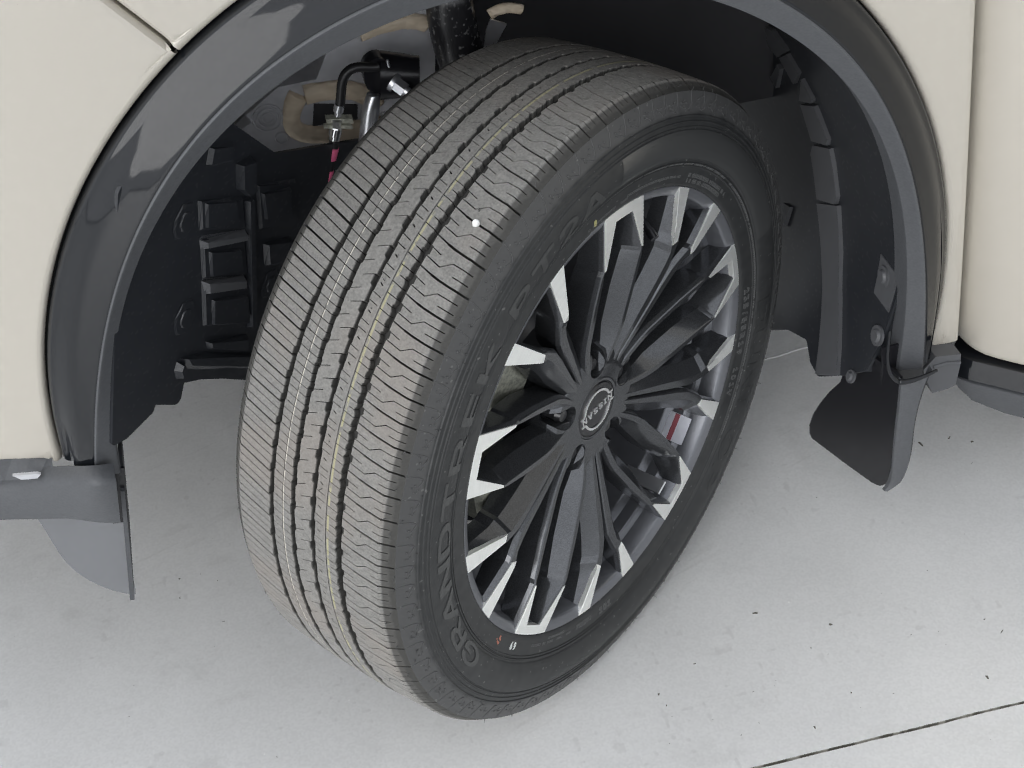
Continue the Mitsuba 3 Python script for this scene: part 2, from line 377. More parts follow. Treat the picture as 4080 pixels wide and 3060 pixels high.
base_in = poly([(-48.4, 0.66), (-46.8, 0.70), (-47.0, 1.28), (-48.6, 1.34), (-48.4, 1.66), (-85, 1.27), (-104.4, 1.10), (-104.4, 0.10), (-85, 0.27)])
INL = [(-40, 0.73), (-47, 0.65), (-85, 0.27), (-110, 0.04)]
base_in = base_in.difference(unary_union([sipe(INL, 1.05), sipe(shift(INL, 1.0), 1.05), sipe(shift(INL[:3] + [(-101, 0.115)], 0.333), 0.52), sipe(shift(INL[:3] + [(-101, 0.115)], 0.667), 0.52)]))
base_r4 = poly([(14.0, 0.0), (14.0, 0.30), (13.2, 0.33), (13.2, 0.66), (14.3, 0.70), (14.3, 1.0), (40.4, 1.0), (40.2, 0.72), (38.6, 0.60), (38.6, 0.50), (40.2, 0.46), (40.2, 0.28), (38.8, 0.22), (39.6, 0.0)])
base_r4 = base_r4.difference(unary_union([LineString([(27.55, -1), (27.55, 2)]).buffer(0.5, cap_style='flat')] +
    [sipe(shift(c, d), 0.47) for d in (-1, 0) for c in ([(27.3, 0.18), (41, 0.295)], [(32.3, 0.53), (41, 0.615)], [(27.3, 0.775), (41, 0.91)], [(12.5, 0.33), (24.3, 0.46)], [(12.5, 0.635), (24.3, 0.747)])] +
    [dimple(18.9, 1.02 + d) for d in (-1, 0)]))
base_c = poly([(-12.2, 0.0), (-12.2, 0.30), (-11.2, 0.33), (-11.2, 0.62), (-12.6, 0.66), (-12.6, 1.0), (6.4, 1.0), (6.4, 0.82), (8.8, 0.78), (8.9, 0.20), (6.4, 0.12), (6.4, 0.0)])
base_c = base_c.difference(unary_union([sipe(shift(c, d), 0.47) for d in (-1, 0, 1) for c in ([(-4.9, 0.955), (10, 0.76)], [(-13.5, 0.562), (-0.5, 0.375)])]))
base_r2 = poly([(-41.0, 0.0), (-40.6, 0.4), (-41.6, 0.44), (-41.2, 1.0), (-18.6, 1.0), (-18.9, 0.55), (-17.6, 0.5), (-18.2, 0.0)])
base_r2 = base_r2.difference(unary_union([LineString([(-29.2, -1), (-29.2, 2)]).buffer(0.42, cap_style='flat')] +
    [sipe(shift([(-43, 0.075), (-29, 0.225), (-16, 0.345)], k / 3), 0.47) for k in range(-3, 4)] + [dimple(-36.5, 0.476 + d, 1.5, 0.7) for d in (-1, 0, 1)]))
SINK = 0.0080
def wrap_block(base, i, cell):
    return solid(base, tread_map(i, 0.0), tread_map(i, SINK), cell, dens=9.0)
for i in range(NP):
    add(W + '__tread_block', wrap_block(base_out, i, (9.0, 0.34)), 'm_tread', 22)
for i in range(NP):
    add(W + '__tread_block', wrap_block(base_in, i, (9.0, 0.34)), 'm_tread', 22)
for b in (base_r2, base_c, base_r4):
    add(W + '__tread_rib', cat([wrap_block(b, i, (14.0, 0.25)) for i in range(NP)]), 'm_tread', 22)

# relief on the shoulder: a thin step at the end of each lateral groove, with vent pips; hairs left by the mould
sh, pips = [], []
def on_side(r, a, s, w=0.0005, h=0.0006):
    """thin raised line through points (r, s in mm of arc at r=.37)"""
    r, a, s = (np.array(v, float) for v in (r, a, s))
    P = wheel_at(r, a, s / 370.0)
    return tube(squash(P + h * 0.2 * WN), w, 5, False)
for i in range(NP):
    pi_ = arc(i, 1.0) - arc(i, 0.0)
    aa = [0.1040, 0.1063, 0.1085, 0.1100, 0.1105, 0.1100, 0.1085]
    rr = [r_top(0.104), 0.3530, 0.3460, 0.3410, 0.3395, 0.3412, 0.3450]
    uu = [0.378, 0.40, 0.45, 0.53, 0.63, 0.74, 0.98]
    sh.append(on_side(rr, aa, [arc(i, u) for u in uu]))
    sh.append(on_side([0.3450, 0.3432, 0.3450], [0.1087, 0.1094, 0.1087], [arc(i, 0.98), arc(i, 1.03), arc(i, 1.14)]))
    for u, r in ((0.80, 0.3475), (1.10, 0.3478)):
        P = squash(wheel_at(r, float(side_a(r)) + 0.0004, arc(i, u) / 370))
        pips.append(ellipsoid(P, 0.0011, 1))
add(W + '__shoulder_relief', cat(sh), 'm_rubber', 60)
add(W + '__vent_pip', cat(pips), 'm_rubber', True, kind='stuff')
hairs = []
for _ in range(240):
    i = int(rng.integers(0, NP)); 
    if rng.random() < 0.6:
        r = rng.uniform(0.335, 0.356); a = float(side_a(r)); d0 = WN * 0.8
    else:
        a = rng.choice([0.094, 0.099, 0.1035, -0.09, -0.1, 0.07, 0.02]); r = float(r_top(a)); d0 = WN * 0.2
    th = rng.uniform(0, 2 * pi)
    b = wheel_at(r, a, th); rad = (b - WC) - ((b - WC) @ WN) * WN; rad /= np.linalg.norm(rad)
    d = d0 + rad * rng.uniform(0.3, 1.0) + rng.normal(0, 0.25, 3); d /= np.linalg.norm(d)
    ln = rng.uniform(0.0015, 0.0045)
    q = squash(np.array([b - 0.0005 * d, b + d * ln * 0.6, b + d * ln + rng.normal(0, 0.0006, 3)]))
    hairs.append(tube(q, [0.0005, 0.0004, 0.0003], 4, False))
add(W + '__mould_hair', cat(hairs), 'm_rubber', False, kind='stuff')

# ---- lettering on the sidewall
_glyph = {}
def glyph(ch, bold=True):
    if ch not in _glyph:
        m = meshkit.text_mesh(ch, 1.0, 0.1, bold)
        f = m.faces[m.face_normals[:, 2] > 0.9]
        g = unary_union([Polygon(m.vertices[t][:, :2]) for t in f]).buffer(0.002)
        _glyph[ch] = g.simplify(0.006)
    return _glyph[ch]
def ring_text(text, r0, h, th_mid, sx=1.0, lift=0.0005, outline=None, gap=0.16, flip=False, step=None):
    """capitals round the wheel, tops outward, reading clockwise; angles in degrees"""
    gl, x = [], 0.0
    for ch in text:
        if ch == ' ':
            x += 0.45 * h * sx; continue
        g = glyph(ch); b = g.bounds
        if step:
            x = len(gl) * math.radians(step) * (r0 + h / 2) - (b[2] - b[0]) * h * sx / 2
        gl.append(shapely.affinity.affine_transform(g, [h * sx, 0, 0, h, x - b[0] * h * sx, 0])); x += (b[2] - b[0]) * h * sx + gap * h
    G = unary_union(gl)
    G = shapely.affinity.translate(G, -(len(gl) - 1) / 2 * math.radians(step) * (r0 + h / 2) if step else -(x - gap * h) / 2, 0)
    if outline:
        G = G.boundary.buffer(outline, cap_style='flat')
    def mp(l):
        def f(q):
            r = r0 + q[:, 1]; th = math.radians(th_mid) + q[:, 0] / (r0 + h / 2)
            if flip:
                r = r0 + h - q[:, 1]; th = math.radians(th_mid) - q[:, 0] / (r0 + h / 2)
            return squash(wheel_at(r, side_a(r) + l, th))
        return f
    return solid(G, mp(lift), mp(-0.0006), (0.006, 0.006))
add(W + '__raised_letter', ring_text('GRANDTREK', 0.2912, 0.0205, 284.5, 2.3, 0.0009, None, 0.34, False, 8.55), 'm_letter', 30)
add(W + '__raised_letter', ring_text('PT2A', 0.2912, 0.0205, 343, 2.2, 0.0009, None, 0.3, False, 8.0), 'm_letter', 30)
add(W + '__raised_letter', ring_text('DUNLOP', 0.2912, 0.0205, 121.8, 2.3, 0.0007, None, 0.34, False, 8.5), 'm_rubber', 30)
add(W + '__raised_letter', ring_text('235/55R19', 0.2660, 0.0085, 100.5, 1.1, 0.0006, 0.0004, 0.5), 'm_mark', 30)
add(W + '__raised_letter', ring_text('101V', 0.2665, 0.0080, 118, 1.0, 0.0005, 0.0004, 0.5), 'm_mark', 30)
add(W + '__raised_letter', ring_text('101', 0.2665, 0.0080, 190, 1.1, 0.0006, 0.0004, 0.3, True), 'm_mark', 30)
# lines of small print too small to read in the photograph: short raised strokes
def small_print(r, th0, th1, h, seed):
    g = np.random.default_rng(seed); ms = []; th = th0
    while th < th1:
        w = g.uniform(0.0012, 0.0030)
        if g.random() < 0.14:
            th += math.degrees(0.004 / r); continue
        q = Polygon([(0, 0), (w, 0), (w * 0.9, h), (0, h * g.uniform(0.6, 1))]).boundary.buffer(0.00025, cap_style='flat')
        t0 = th
        mp = lambda l: (lambda v: squash(wheel_at(r + v[:, 1], side_a(r + v[:, 1]) + l, math.radians(t0) + v[:, 0] / r)))
        ms.append(solid(q, mp(0.0004), mp(-0.0004)))
        th += math.degrees((w + 0.0009) / r)
    return cat(ms)
add(W + '__small_print', cat([small_print(0.2832, -20, 134, 0.0017, 1), small_print(0.2700, 33, 54, 0.0042, 2), small_print(0.2640, 33, 51, 0.0042, 3), small_print(0.2690, 8, 29, 0.0022, 4),
                              small_print(0.2660, -6, 8, 0.002, 5), small_print(0.2690, 205, 222, 0.0022, 6), small_print(0.2640, 208, 216, 0.0022, 7), small_print(0.2665, 196, 203, 0.006, 8)]), 'm_mark', False)
add(W + '__paint_mark', ring_text('69', 0.2665, 0.0085, 231.5, 0.75, 0.0004, None, 0.35), 'm_whitemark')
add(W + '__paint_mark', ring_text('8', 0.2655, 0.0060, 356.5, 0.8, 0.0004, 0.0006, 0.3), 'm_yellowmark')
def blob(r, th, s, seed):
    g = np.random.default_rng(seed)
    pl = unary_union([Point(*(g.normal(0, s, 2))).buffer(s * g.uniform(0.3, 0.8), 4) for _ in range(7)])
    mp = lambda l: (lambda v: squash(wheel_at(r + v[:, 1], side_a(r + v[:, 1]) + l, math.radians(th) + v[:, 0] / r)))
    return solid(pl, mp(0.0003), mp(-0.0003))
add(W + '__paint_mark', blob(0.2690, 239.5, 0.0024, 5), 'm_redmark')
add(W + '__paint_mark', blob(0.3395, 318, 0.0011, 6), 'm_rubber')

# ---- alloy rim
RIM = [(0.2586, 0.1035), (0.2586, 0.1046), (0.2578, 0.1050), (0.2560, 0.1046), (0.2500, 0.1018), (0.2476, 0.1002), (0.2466, 0.0985), (0.2440, 0.0900), (0.2432, 0.0800), (0.2380, 0.0770), (0.2362, 0.0740),
       (0.2358, 0.0600), (0.2300, 0.0540), (0.2285, 0.0500), (0.2280, 0.0100), (0.2270, -0.0700), (0.2500, -0.0900), (0.2590, -0.1000)]
add(W + '__rim', lathe(RIM, 300), 'm_barrel', 28)
UPH = 296.34      # angle of one lug hole / twin spoke, degrees
def a_top(r):
    r = np.asarray(r, float)
    return np.where(r < 0.2007, 0.0796 + np.clip(r - 0.05, 0, None) * 0.182, 0.1070 - (r - 0.2007) * 0.047)
def spoke_loft(base_deg, st):
    """st: list of (r along the sector axis, [lateral offsets and depths of the section's corners])"""
    b = math.radians(base_deg)
    rows = []
    for L, sec in st:
        row = []
        for off, dep in sec:
            r = math.hypot(L, off); th = b + math.atan2(off, L)
            row.append(wheel_at(r, float(a_top(min(r, 0.2585))) - dep, th))
        rows.append(row)
    P = np.array(rows)
    m = grid_mesh(P, close_v=True)
    n0, k = len(P), P.shape[1]
    V = np.vstack([m.vertices, P[0].mean(0), P[-1].mean(0)]); F = list(m.faces)
    for j in range(k):
        F.append([j, (j + 1) % k, n0 * k]); F.append([(n0 - 1) * k + (j + 1) % k, (n0 - 1) * k + j, n0 * k + 1])
    m = trimesh.Trimesh(V, F, process=False)
    m.fix_normals()
    return m
def single_sec(L, sgn):
    # inner edge near the sector axis, outward slope
    r_in = np.interp(L, [0.040, 0.070, 0.150, 0.172, 0.186, 0.1995, 0.204, 0.256], [0.5, 1.3, 2.4, 4.0, 9.0, 14.5, 18.0, 33.6]) / 1000
    r_out = np.interp(L, [0.040, 0.070, 0.130, 0.165, 0.186, 0.192, 0.1985, 0.204, 0.256], [6.0, 8.0, 12.5, 14.0, 19.0, 24.5, 26.0, 27.5, 57.2]) / 1000
    sl = np.interp(L, [0.040, 0.070, 0.12, 0.18, 0.20, 0.256], [6, 10, 15, 15, 12, 3.0]) / 1000
    dp = np.interp(L, [0.040, 0.070, 0.12, 0.20, 0.256], [2, 7, 13, 15, 8]) / 1000
    bt = np.interp(L, [0.040, 0.15, 0.20, 0.256], [30, 38, 33, 22]) / 1000
    q = [(r_in + 0.0012, 0.0), (r_out - 0.001, 0.0), (r_out + 0.0006, 0.0012), (r_out + sl, dp), (r_out + sl + 0.0025, bt), (r_in + 0.004, bt), (max(r_in - 0.0022, 0.0004), 0.006), (r_in, 0.0014)]
    q = [(sgn * o, d) for o, d in q]
    return q if sgn > 0 else q[::-1]
def twin_sec(L, sgn):
    r_out = np.interp(L, [0.040, 0.060, 0.080, 0.10, 0.150, 0.185, 0.192, 0.1978, 0.256], [16, 23, 31, 35, 37.5, 37, 36.5, 34.4, 33.9]) / 1000
    wd = np.interp(L, [0.040, 0.080, 0.150, 0.186, 0.194, 0.1978, 0.245, 0.2465, 0.256], [7, 8, 8.0, 6.0, 4.0, 3.2, 20.5, 20.8, 20.8]) / 1000
    sl = np.interp(L, [0.040, 0.070, 0.10, 0.15, 0.20, 0.245, 0.256], [2, 8, 13, 14, 9, 2.5, 2.0]) / 1000
    dp = np.interp(L, [0.040, 0.070, 0.10, 0.20, 0.256], [2, 10, 16, 18, 8]) / 1000
    bt = np.interp(L, [0.040, 0.15, 0.20, 0.256], [30, 38, 33, 22]) / 1000
    r_in = r_out - wd
    q = [(r_out - 0.001, 0.0), (r_in + 0.001, 0.0), (r_in - 0.0005, 0.0012), (max(r_in - sl, 0.0025), dp), (max(r_in - sl - 0.001, 0.0022), bt), (r_out + 0.001, bt), (r_out + 0.0016, 0.006), (r_out + 0.0002, 0.0014)]
    q = [(sgn * o, d) for o, d in q]
    return q if sgn < 0 else q[::-1]
LS = [0.040, 0.055, 0.070, 0.085, 0.10, 0.125, 0.15, 0.172, 0.186, 0.1925, 0.1978, 0.2035, 0.225, 0.245, 0.2465, 0.2515]
LS1 = [l for l in LS if l < 0.2514] + [0.2480]
hubcut = []
for k in range(5):
    ub = UPH + 72 * k
    for sgn in (-1, 1):
        add(W + '__spoke', spoke_loft(ub, [(L, twin_sec(L, sgn)) for L in LS]), 'm_spoke', 11)
        add(W + '__spoke', spoke_loft(ub + 36, [(L, single_sec(L, sgn)) for L in sorted(LS1)]), 'm_spoke', 11)
# silver tips let into the ends of the spokes
def pol(r, d):
    return (r * sin(math.radians(d)), r * cos(math.radians(d)))
def ring_arc(r, d0, d1, n=9):
    return [pol(r, d) for d in np.linspace(d0, d1, n)]
ins_single = Polygon(ring_arc(0.2579, 7.55, 12.75) + [pol(0.1955, 7.25), pol(0.2010, 5.25)])
ins_twin = Polygon(ring_arc(0.2579, -7.5, 7.5, 15) + [pol(0.2007, 9.75), pol(0.2015, 8.95), pol(0.2465, 3.4), pol(0.2465, 2.9)] + ring_arc(0.2462, 2.4, -2.4, 5) + [pol(0.2465, -2.9), pol(0.2465, -3.4), pol(0.2015, -8.95), pol(0.2007, -9.75)])
def insert(pl, base, mirror=False):
    if mirror:
        pl = shapely.affinity.scale(pl, -1, 1, origin=(0, 0))
    b = math.radians(base)
    def mp(l, sh=0.0):
        def f(q):
            r = np.hypot(q[:, 0], q[:, 1]); return wheel_at(r, a_top(np.minimum(r, 0.2585)) + l, b + np.arctan2(q[:, 0], q[:, 1]))
        return f
    inner = pl.buffer(-0.0009, join_style='mitre')
    top = solid(inner, mp(0.0010), mp(0.0005), (0.02, 0.02))
    rim = solid(pl, mp(0.0008), mp(-0.006), (0.02, 0.02))
    return cat([top, rim])
for k in range(5):
    ub = UPH + 72 * k
    add(W + '__spoke_tip', insert(ins_twin, ub), 'm_insert', False)
    add(W + '__spoke_tip', insert(ins_single, ub + 36), 'm_insert', False)
    add(W + '__spoke_tip', insert(ins_single, ub + 36, True), 'm_insert', False)
# hub with lug pockets and cap recess (manifold booleans in wheel axes, then placed)
def to_wheel(man):
    m = man.to_mesh(); v = m.vert_properties[:, :3]
    P = WC + v[:, :1] * EX + v[:, 1:2] * EZ + v[:, 2:3] * WN
    t = trimesh.Trimesh(P, m.tri_verts, process=False); return t
C3 = m3.CrossSection
hp = [[0, 0.030], [0.078, 0.030], [0.082, 0.050], [0.079, 0.0700], [0.072, 0.0792], [0.064, 0.0812], [0.052, 0.0808], [0.0385, 0.0806], [0.0365, 0.0812], [0.0350, 0.0806], [0, 0.0806]]
hub = m3.Manifold.revolve(C3([hp]), 120)
pocket = lambda k: m3.Manifold.batch_hull([m3.Manifold.cylinder(0.05, 0.0135, 0.0140, 28).translate([sin(t) * 0.0555, cos(t) * 0.0555, 0.052]) if j == 0 else
                                           m3.Manifold.cylinder(0.05, 0.0060, 0.0085, 20).translate([sin(t) * 0.076, cos(t) * 0.076, 0.060]) for j in (0, 1) for t in [math.radians(UPH + 72 * k)]])
for k in range(5):
    hub = hub - pocket(k)
hub = hub - m3.Manifold.cylinder(0.03, 0.0335, 0.0345, 96).translate([0, 0, 0.0738])
add(W + '__hub', to_wheel(hub), 'm_spoke', 28)
for k in range(5):
    t = math.radians(UPH + 72 * k)
    c = [sin(t) * 0.0555, cos(t) * 0.0555]
    nut = m3.Manifold.cylinder(0.022, 0.0102, 0.0094, 6).translate([*c, 0.046]) + m3.Manifold.cylinder(0.006, 0.0094, 0.0066, 24).translate([*c, 0.068]) + m3.Manifold.cylinder(0.004, 0.0118, 0.0118, 28).translate([*c, 0.0505])
    add(W + '__lug_nut', to_wheel(nut), 'm_lug', 30)
cap = m3.Manifold.cylinder(0.010, 0.0331, 0.0331, 96).translate([0, 0, 0.070]) + m3.Manifold.cylinder(0.0012, 0.0325, 0.0312, 96).translate([0, 0, 0.080])
add(W + '__centre_cap', to_wheel(cap), 'm_black', 30)
# the maker's badge on the cap
CAPROT = math.radians(182)
def cap_map(l):
    ang = CAPROT
    def f(q):
        x = q[:, 0] * cos(ang) - q[:, 1] * sin(ang); y = q[:, 0] * sin(ang) + q[:, 1] * cos(ang)
        return WC + x[:, None] * EX + y[:, None] * EZ + (0.0812 + l) * WN
    return f
BADGE_ANG = 1
ringp = Point(0, 0).buffer(0.0250, 32).difference(Point(0, 0).buffer(0.0222, 32))
gapbox = box(-0.05, -0.0062, 0.05, 0.0062)
badge = ringp.difference(gapbox)
ends = unary_union([LineString([(s * 0.0242, t * 0.0058), (s * 0.0290, t * 0.0058)]).buffer(0.0012) for s in (-1, 1) for t in (-1, 1)])
word, x = [], 0.0
for ch in 'NISSAN':
    g = glyph(ch); b = g.bounds
    word.append(shapely.affinity.affine_transform(g, [0.0088, 0, 0, 0.0074, x - b[0] * 0.0088, 0])); x += (b[2] - b[0]) * 0.0088 + 0.0026
word = shapely.affinity.translate(unary_union(word), -(x - 0.0026) / 2, -0.0037)
add(W + '__badge', cat([solid(badge.union(ends), cap_map(0.0011), cap_map(-0.001)), solid(word, cap_map(0.0010), cap_map(-0.001))]), 'm_chrome', False)
# valve, balance weights, label, brake
th = math.radians(29)
vs = wheel_at([0.222, 0.218, 0.211, 0.206], [0.062, 0.070, 0.083, 0.090], th)
add(W + '__valve', cat([tube(vs, [0.0056, 0.0050, 0.0044, 0.0044], 14), tube([vs[-1], vs[-1] + (vs[-1] - vs[-2]) * 1.2], 0.0052, 14)]), 'm_black', 30)
def barrel_patch(a0, a1, d0, d1, lift, r=0.2284, skew=0.0):
    th_ = np.radians(np.linspace(d0, d1, 12)); aa = np.linspace(a0, a1, 4)
    P = wheel_at(r - lift, aa[:, None] + 0 * th_[None], th_[None] + skew * (aa[:, None] - a0))
    Q = wheel_at(r - 0.0001, aa[:, None] + 0 * th_[None], th_[None] + skew * (aa[:, None] - a0))
    rim_ = np.concatenate([np.stack([P[0], Q[0]], 1)[None], np.stack([P[-1], Q[-1]], 1)[None]])
    return cat([grid_mesh(P), grid_mesh(rim_[0]), grid_mesh(rim_[1]), grid_mesh(np.stack([P[:, 0], Q[:, 0]], 1)), grid_mesh(np.stack([P[:, -1], Q[:, -1]], 1))])
add(W + '__balance_weight', barrel_patch(0.040, 0.094, 151.2, 155.6, 0.0045, 0.2290), 'm_alu')
add(W + '__barrel_label', barrel_patch(0.052, 0.088, 130.5, 139.0, 0.0006, 0.2345), 'm_sticker')
add(W + '__label_stripe', barrel_patch(0.066, 0.0725, 130.6, 138.9, 0.0009, 0.2345), 'm_red')
disc = [(0.05, 0.030), (0.085, 0.030), (0.090, 0.010), (0.100, 0.002), (0.160, 0.002), (0.162, 0.0), (0.162, -0.024), (0.07, -0.024)]
add('car__brake_disc', lathe(disc, 160), 'm_disc', 25)
add('car__brake_shield', lathe([(0.04, -0.030), (0.172, -0.030), (0.176, -0.022)], 120), 'm_void', 25)
def cal(r0, r1, d0, d1, a0, a1, bev=0.006):
    pts = []
    for r, a, s in ((r0 + bev, a0, 1), (r1 - bev, a0, 1), (r1, a0 + bev, 1), (r1, a1 - bev, 1), (r1 - bev, a1, 1), (r0 + bev, a1, 1), (r0, a1 - bev, 1), (r0, a0 + bev, 1)):
        pts.append((r, a))
    pts.append(pts[0])
    m = lathe(pts, 14, math.radians(d0), math.radians(d1))
    e = [np.array([wheel_at(r, a, math.radians(d)) for r, a in pts[:-1]]) for d in (d0, d1)]
    caps = [trimesh.convex.convex_hull(np.vstack([x, x + 1e-4 * np.random.default_rng(1).normal(size=x.shape)])) for x in e]
    return cat([m, *caps])
add('car__brake_caliper', cat([cal(0.110, 0.172, 303, 322, -0.02, 0.052), cal(0.118, 0.186, 262, 284, -0.02, 0.064)]), 'm_zinc', 30)
add('car__brake_caliper__bridge', cal(0.105, 0.195, 288, 304, -0.03, 0.036), 'm_black', 30)
add('car__drive_shaft', tube([WC - 0.03 * WN, np.array([0.05, 0.75, 0.36])], 0.016, 16), 'm_black', True)
add('car__knuckle', cat([lathe([(0.0, -0.03), (0.06, -0.03), (0.065, -0.08), (0.0, -0.08)], 40), tube([WC - 0.07 * WN + [0, 0, 0.03], np.array([-0.005, 0.19, 0.55])], [0.030, 0.034], 16)]), 'm_void', 30)

# ---- body sides
AX, AZ = -0.019, 0.461      # centre of the arch
OUT_L = [(-0.5159, .4327), (-.5008, .5027), (-.4876, .5565), (-.4629, .6268), (-.4328, .6878), (-.4018, .7485), (-.3756, .7817), (-.3497, .8117), (-.3205, .8367), (-.2896, .8585), (-.2598, .877), (-.2326, .8893)]
OUT_T = [(-0.16, 0.918), (-0.08, 0.936), (0.0, 0.941), (0.08, 0.9335), (0.16, 0.9105), (0.23, 0.8745), (0.29, 0.830)]
OUT_R = [(.3452, .7739), (.3832, .7219), (.4169, .6529), (.4396, .5741), (.4506, .5282), (.457, .4805), (.4649, .3721), (.4689, .2998)]
CRE_L = [(-0.4795, 0.4345), (-0.4638, 0.5028), (-0.4456, 0.5411), (-0.4219, 0.6095), (-0.3951, 0.6581), (-0.371, 0.6984), (-0.3421, 0.7541), (-0.3084, 0.786), (-0.2725, 0.8166), (-0.2351, 0.8424), (-0.2003, 0.862), (-0.1504, 0.8769), (-0.1037, 0.8859)]
CRE_T = [(-0.0259, 0.8926), (0.0556, 0.8905), (0.127, 0.8768), (0.1983, 0.8452)]
CRE_R = [(0.2495, 0.8102), (0.2923, 0.7753), (0.3155, 0.7495), (0.3342, 0.7175), (0.3634, 0.6683), (0.3904, 0.6062), (0.4139, 0.5171), (0.4263, 0.4266), (0.433, 0.3467), (0.4398, 0.3103)]
INN_L = [(-0.4585, 0.4188), (-0.4418, 0.4869), (-0.4258, 0.5489), (-0.4105, 0.5953), (-0.3806, 0.6624), (-0.3512, 0.7083), (-0.3163, 0.7518), (-0.3004, 0.7625), (-0.262, 0.7929), (-0.2187, 0.821), (-0.165, 0.8436), (-0.1159, 0.8565), (-0.054, 0.864), (-0.0298, 0.8652)]
INN_T = [(0.0429, 0.8628), (0.1136, 0.8481)]
INN_R = [(0.1846, 0.8167), (0.1968, 0.8107), (0.2408, 0.7871), (0.2927, 0.7436), (0.3227, 0.703), (0.3482, 0.6632), (0.3707, 0.6131), (0.3865, 0.5679), (0.3975, 0.5116), (0.4085, 0.4242), (0.4129, 0.3447), (0.4128, 0.302)]
from scipy.interpolate import UnivariateSpline
def polar_curve(pts, n, s):
    q = np.array(pts) - [AX, AZ]; ph = np.arctan2(q[:, 0], q[:, 1]); r = np.hypot(q[:, 0], q[:, 1])
    sp = UnivariateSpline(ph, r, k=3, s=len(ph) * s * s)
    return ph[0], ph[-1], sp
def curve_pts(pts, n=160, s=0.0022):
    p0, p1, sp = polar_curve(pts, n, s); ph = np.linspace(p0, p1, n)
    return np.stack([AX + sp(ph) * np.sin(ph), AZ + sp(ph) * np.cos(ph)], 1)
NA = 180
CO, CC, CI = (curve_pts(x, NA, e) for e, x in ((0.0038, OUT_L + OUT_T + OUT_R), (0.0030, CRE_L + CRE_T + CRE_R), (0.0022, INN_L + INN_T + INN_R)))
def body_y(x, z):
    """the side skin: turns in towards the front, leans in at the top"""
    x, z = np.asarray(x, float), np.asarray(z, float)
    return -0.035 + 0.42 * np.clip(-0.33 - x, 0, None) ** 2 + 0.9 * np.clip(z - 0.93, 0, None) ** 2 + 0.05 * np.clip(0.60 - z, 0, None) ** 2
def bow(x):
    return 0.42 * np.clip(-0.33 - np.asarray(x), 0, None) ** 2
def trim_rows(secs):
    rows = []
    for c, y in secs:
        rows.append(np.column_stack([c[:, 0], y + bow(c[:, 0]), c[:, 1]]))
    return grid_mesh(np.stack(rows, 1))
L_ = lambda t: CO * (1 - t) + CC * t
dirn = CC - CI; dirn = dirn / np.linalg.norm(dirn, axis=1, keepdims=True)
dout = CO - CC; dout = dout / np.linalg.norm(dout, axis=1, keepdims=True)
add('car__wheel_arch_trim', trim_rows([(CO - 0.001 * dout, -0.015), (CO, -0.034), (CO - 0.0012 * dout, -0.0380), (CO - 0.004 * dout, -0.0412), (CO - 0.010 * dout, -0.0440), (L_(0.35), -0.0525), (L_(0.60), -0.0592), (L_(0.85), -0.0652),
     (CC + 0.003 * dout, -0.0672), (CC + 0.0010 * dout, -0.0680), (CC, -0.0680), (CC - 0.0004 * dirn, -0.0672)]), 'm_gloss', 30, label='glossy black wheel arch trim')
add('car__arch_lip', trim_rows([(CC + 0.0004 * dirn, -0.0667), (CC - 0.0006 * dirn, -0.0692), (CC - 0.002 * dirn, -0.0700), (CC - 0.0045 * dirn, -0.0692), (CC * 0.5 + CI * 0.5, -0.0640), (CI + 0.003 * dirn, -0.0592), (CI + 0.001 * dirn, -0.0575),
     (CI, -0.054), (CI + 0.001 * dirn, -0.026)]), 'm_plastic', 30, label='grained dark grey lip round the wheel arch opening')
ARCH = LineString(CO + 0.0102 * dout).buffer(0.0055)
def skin(pl, ring=(0.0, 0.0016, 0.004, 0.009), drop=(0.0085, 0.0046, 0.0017, 0.0), depth=0.03, cell=0.03, yfun=body_y):
    """panel with rolled edges following the body side"""
    out = []
    levels = [pl] + [pl.buffer(-d, join_style='round') for d in ring[1:]]
    def mp(extra):
        return lambda q: np.column_stack([q[:, 0], yfun(q[:, 0], q[:, 1]) + extra(q), q[:, 1]])
    b = pl.boundary.difference(ARCH)
    def dist(q):
        return shapely.distance(shapely.points(q), b)
    ex = lambda q: np.interp(dist(q), ring, drop)
    vs, fs, o = [], [], 0
    rings = [levels[i].difference(levels[i + 1]) for i in range(len(levels) - 1)]
    for reg, c in [(r, cell) for r in rings] + [(levels[-1], cell)]:
        for g in geoms(reg):
            x0, y0, x1, y1 = g.bounds
            for X in np.arange(math.floor(x0 / c), math.ceil(x1 / c)) * c:
                for Z in np.arange(math.floor(y0 / c), math.ceil(y1 / c)) * c:
                    for h in geoms(g.intersection(box(X, Z, X + c, Z + c))):
                        v, f = tri2d(h); vs.append(v); fs.append(np.array(f) + o); o += len(v)
    v, f = np.vstack(vs), np.vstack(fs)
    m = trimesh.Trimesh(mp(ex)(v), f, process=False); m.merge_vertices(digits_vertex=6)
    out.append(m)
    c = np.array(pl.exterior.segmentize(0.01).coords)
    out.append(grid_mesh(np.stack([mp(lambda q: drop[0] + 0 * q[:, 0])(c), mp(lambda q: depth + 0 * q[:, 0])(c)], 1)))
    return cat(out)
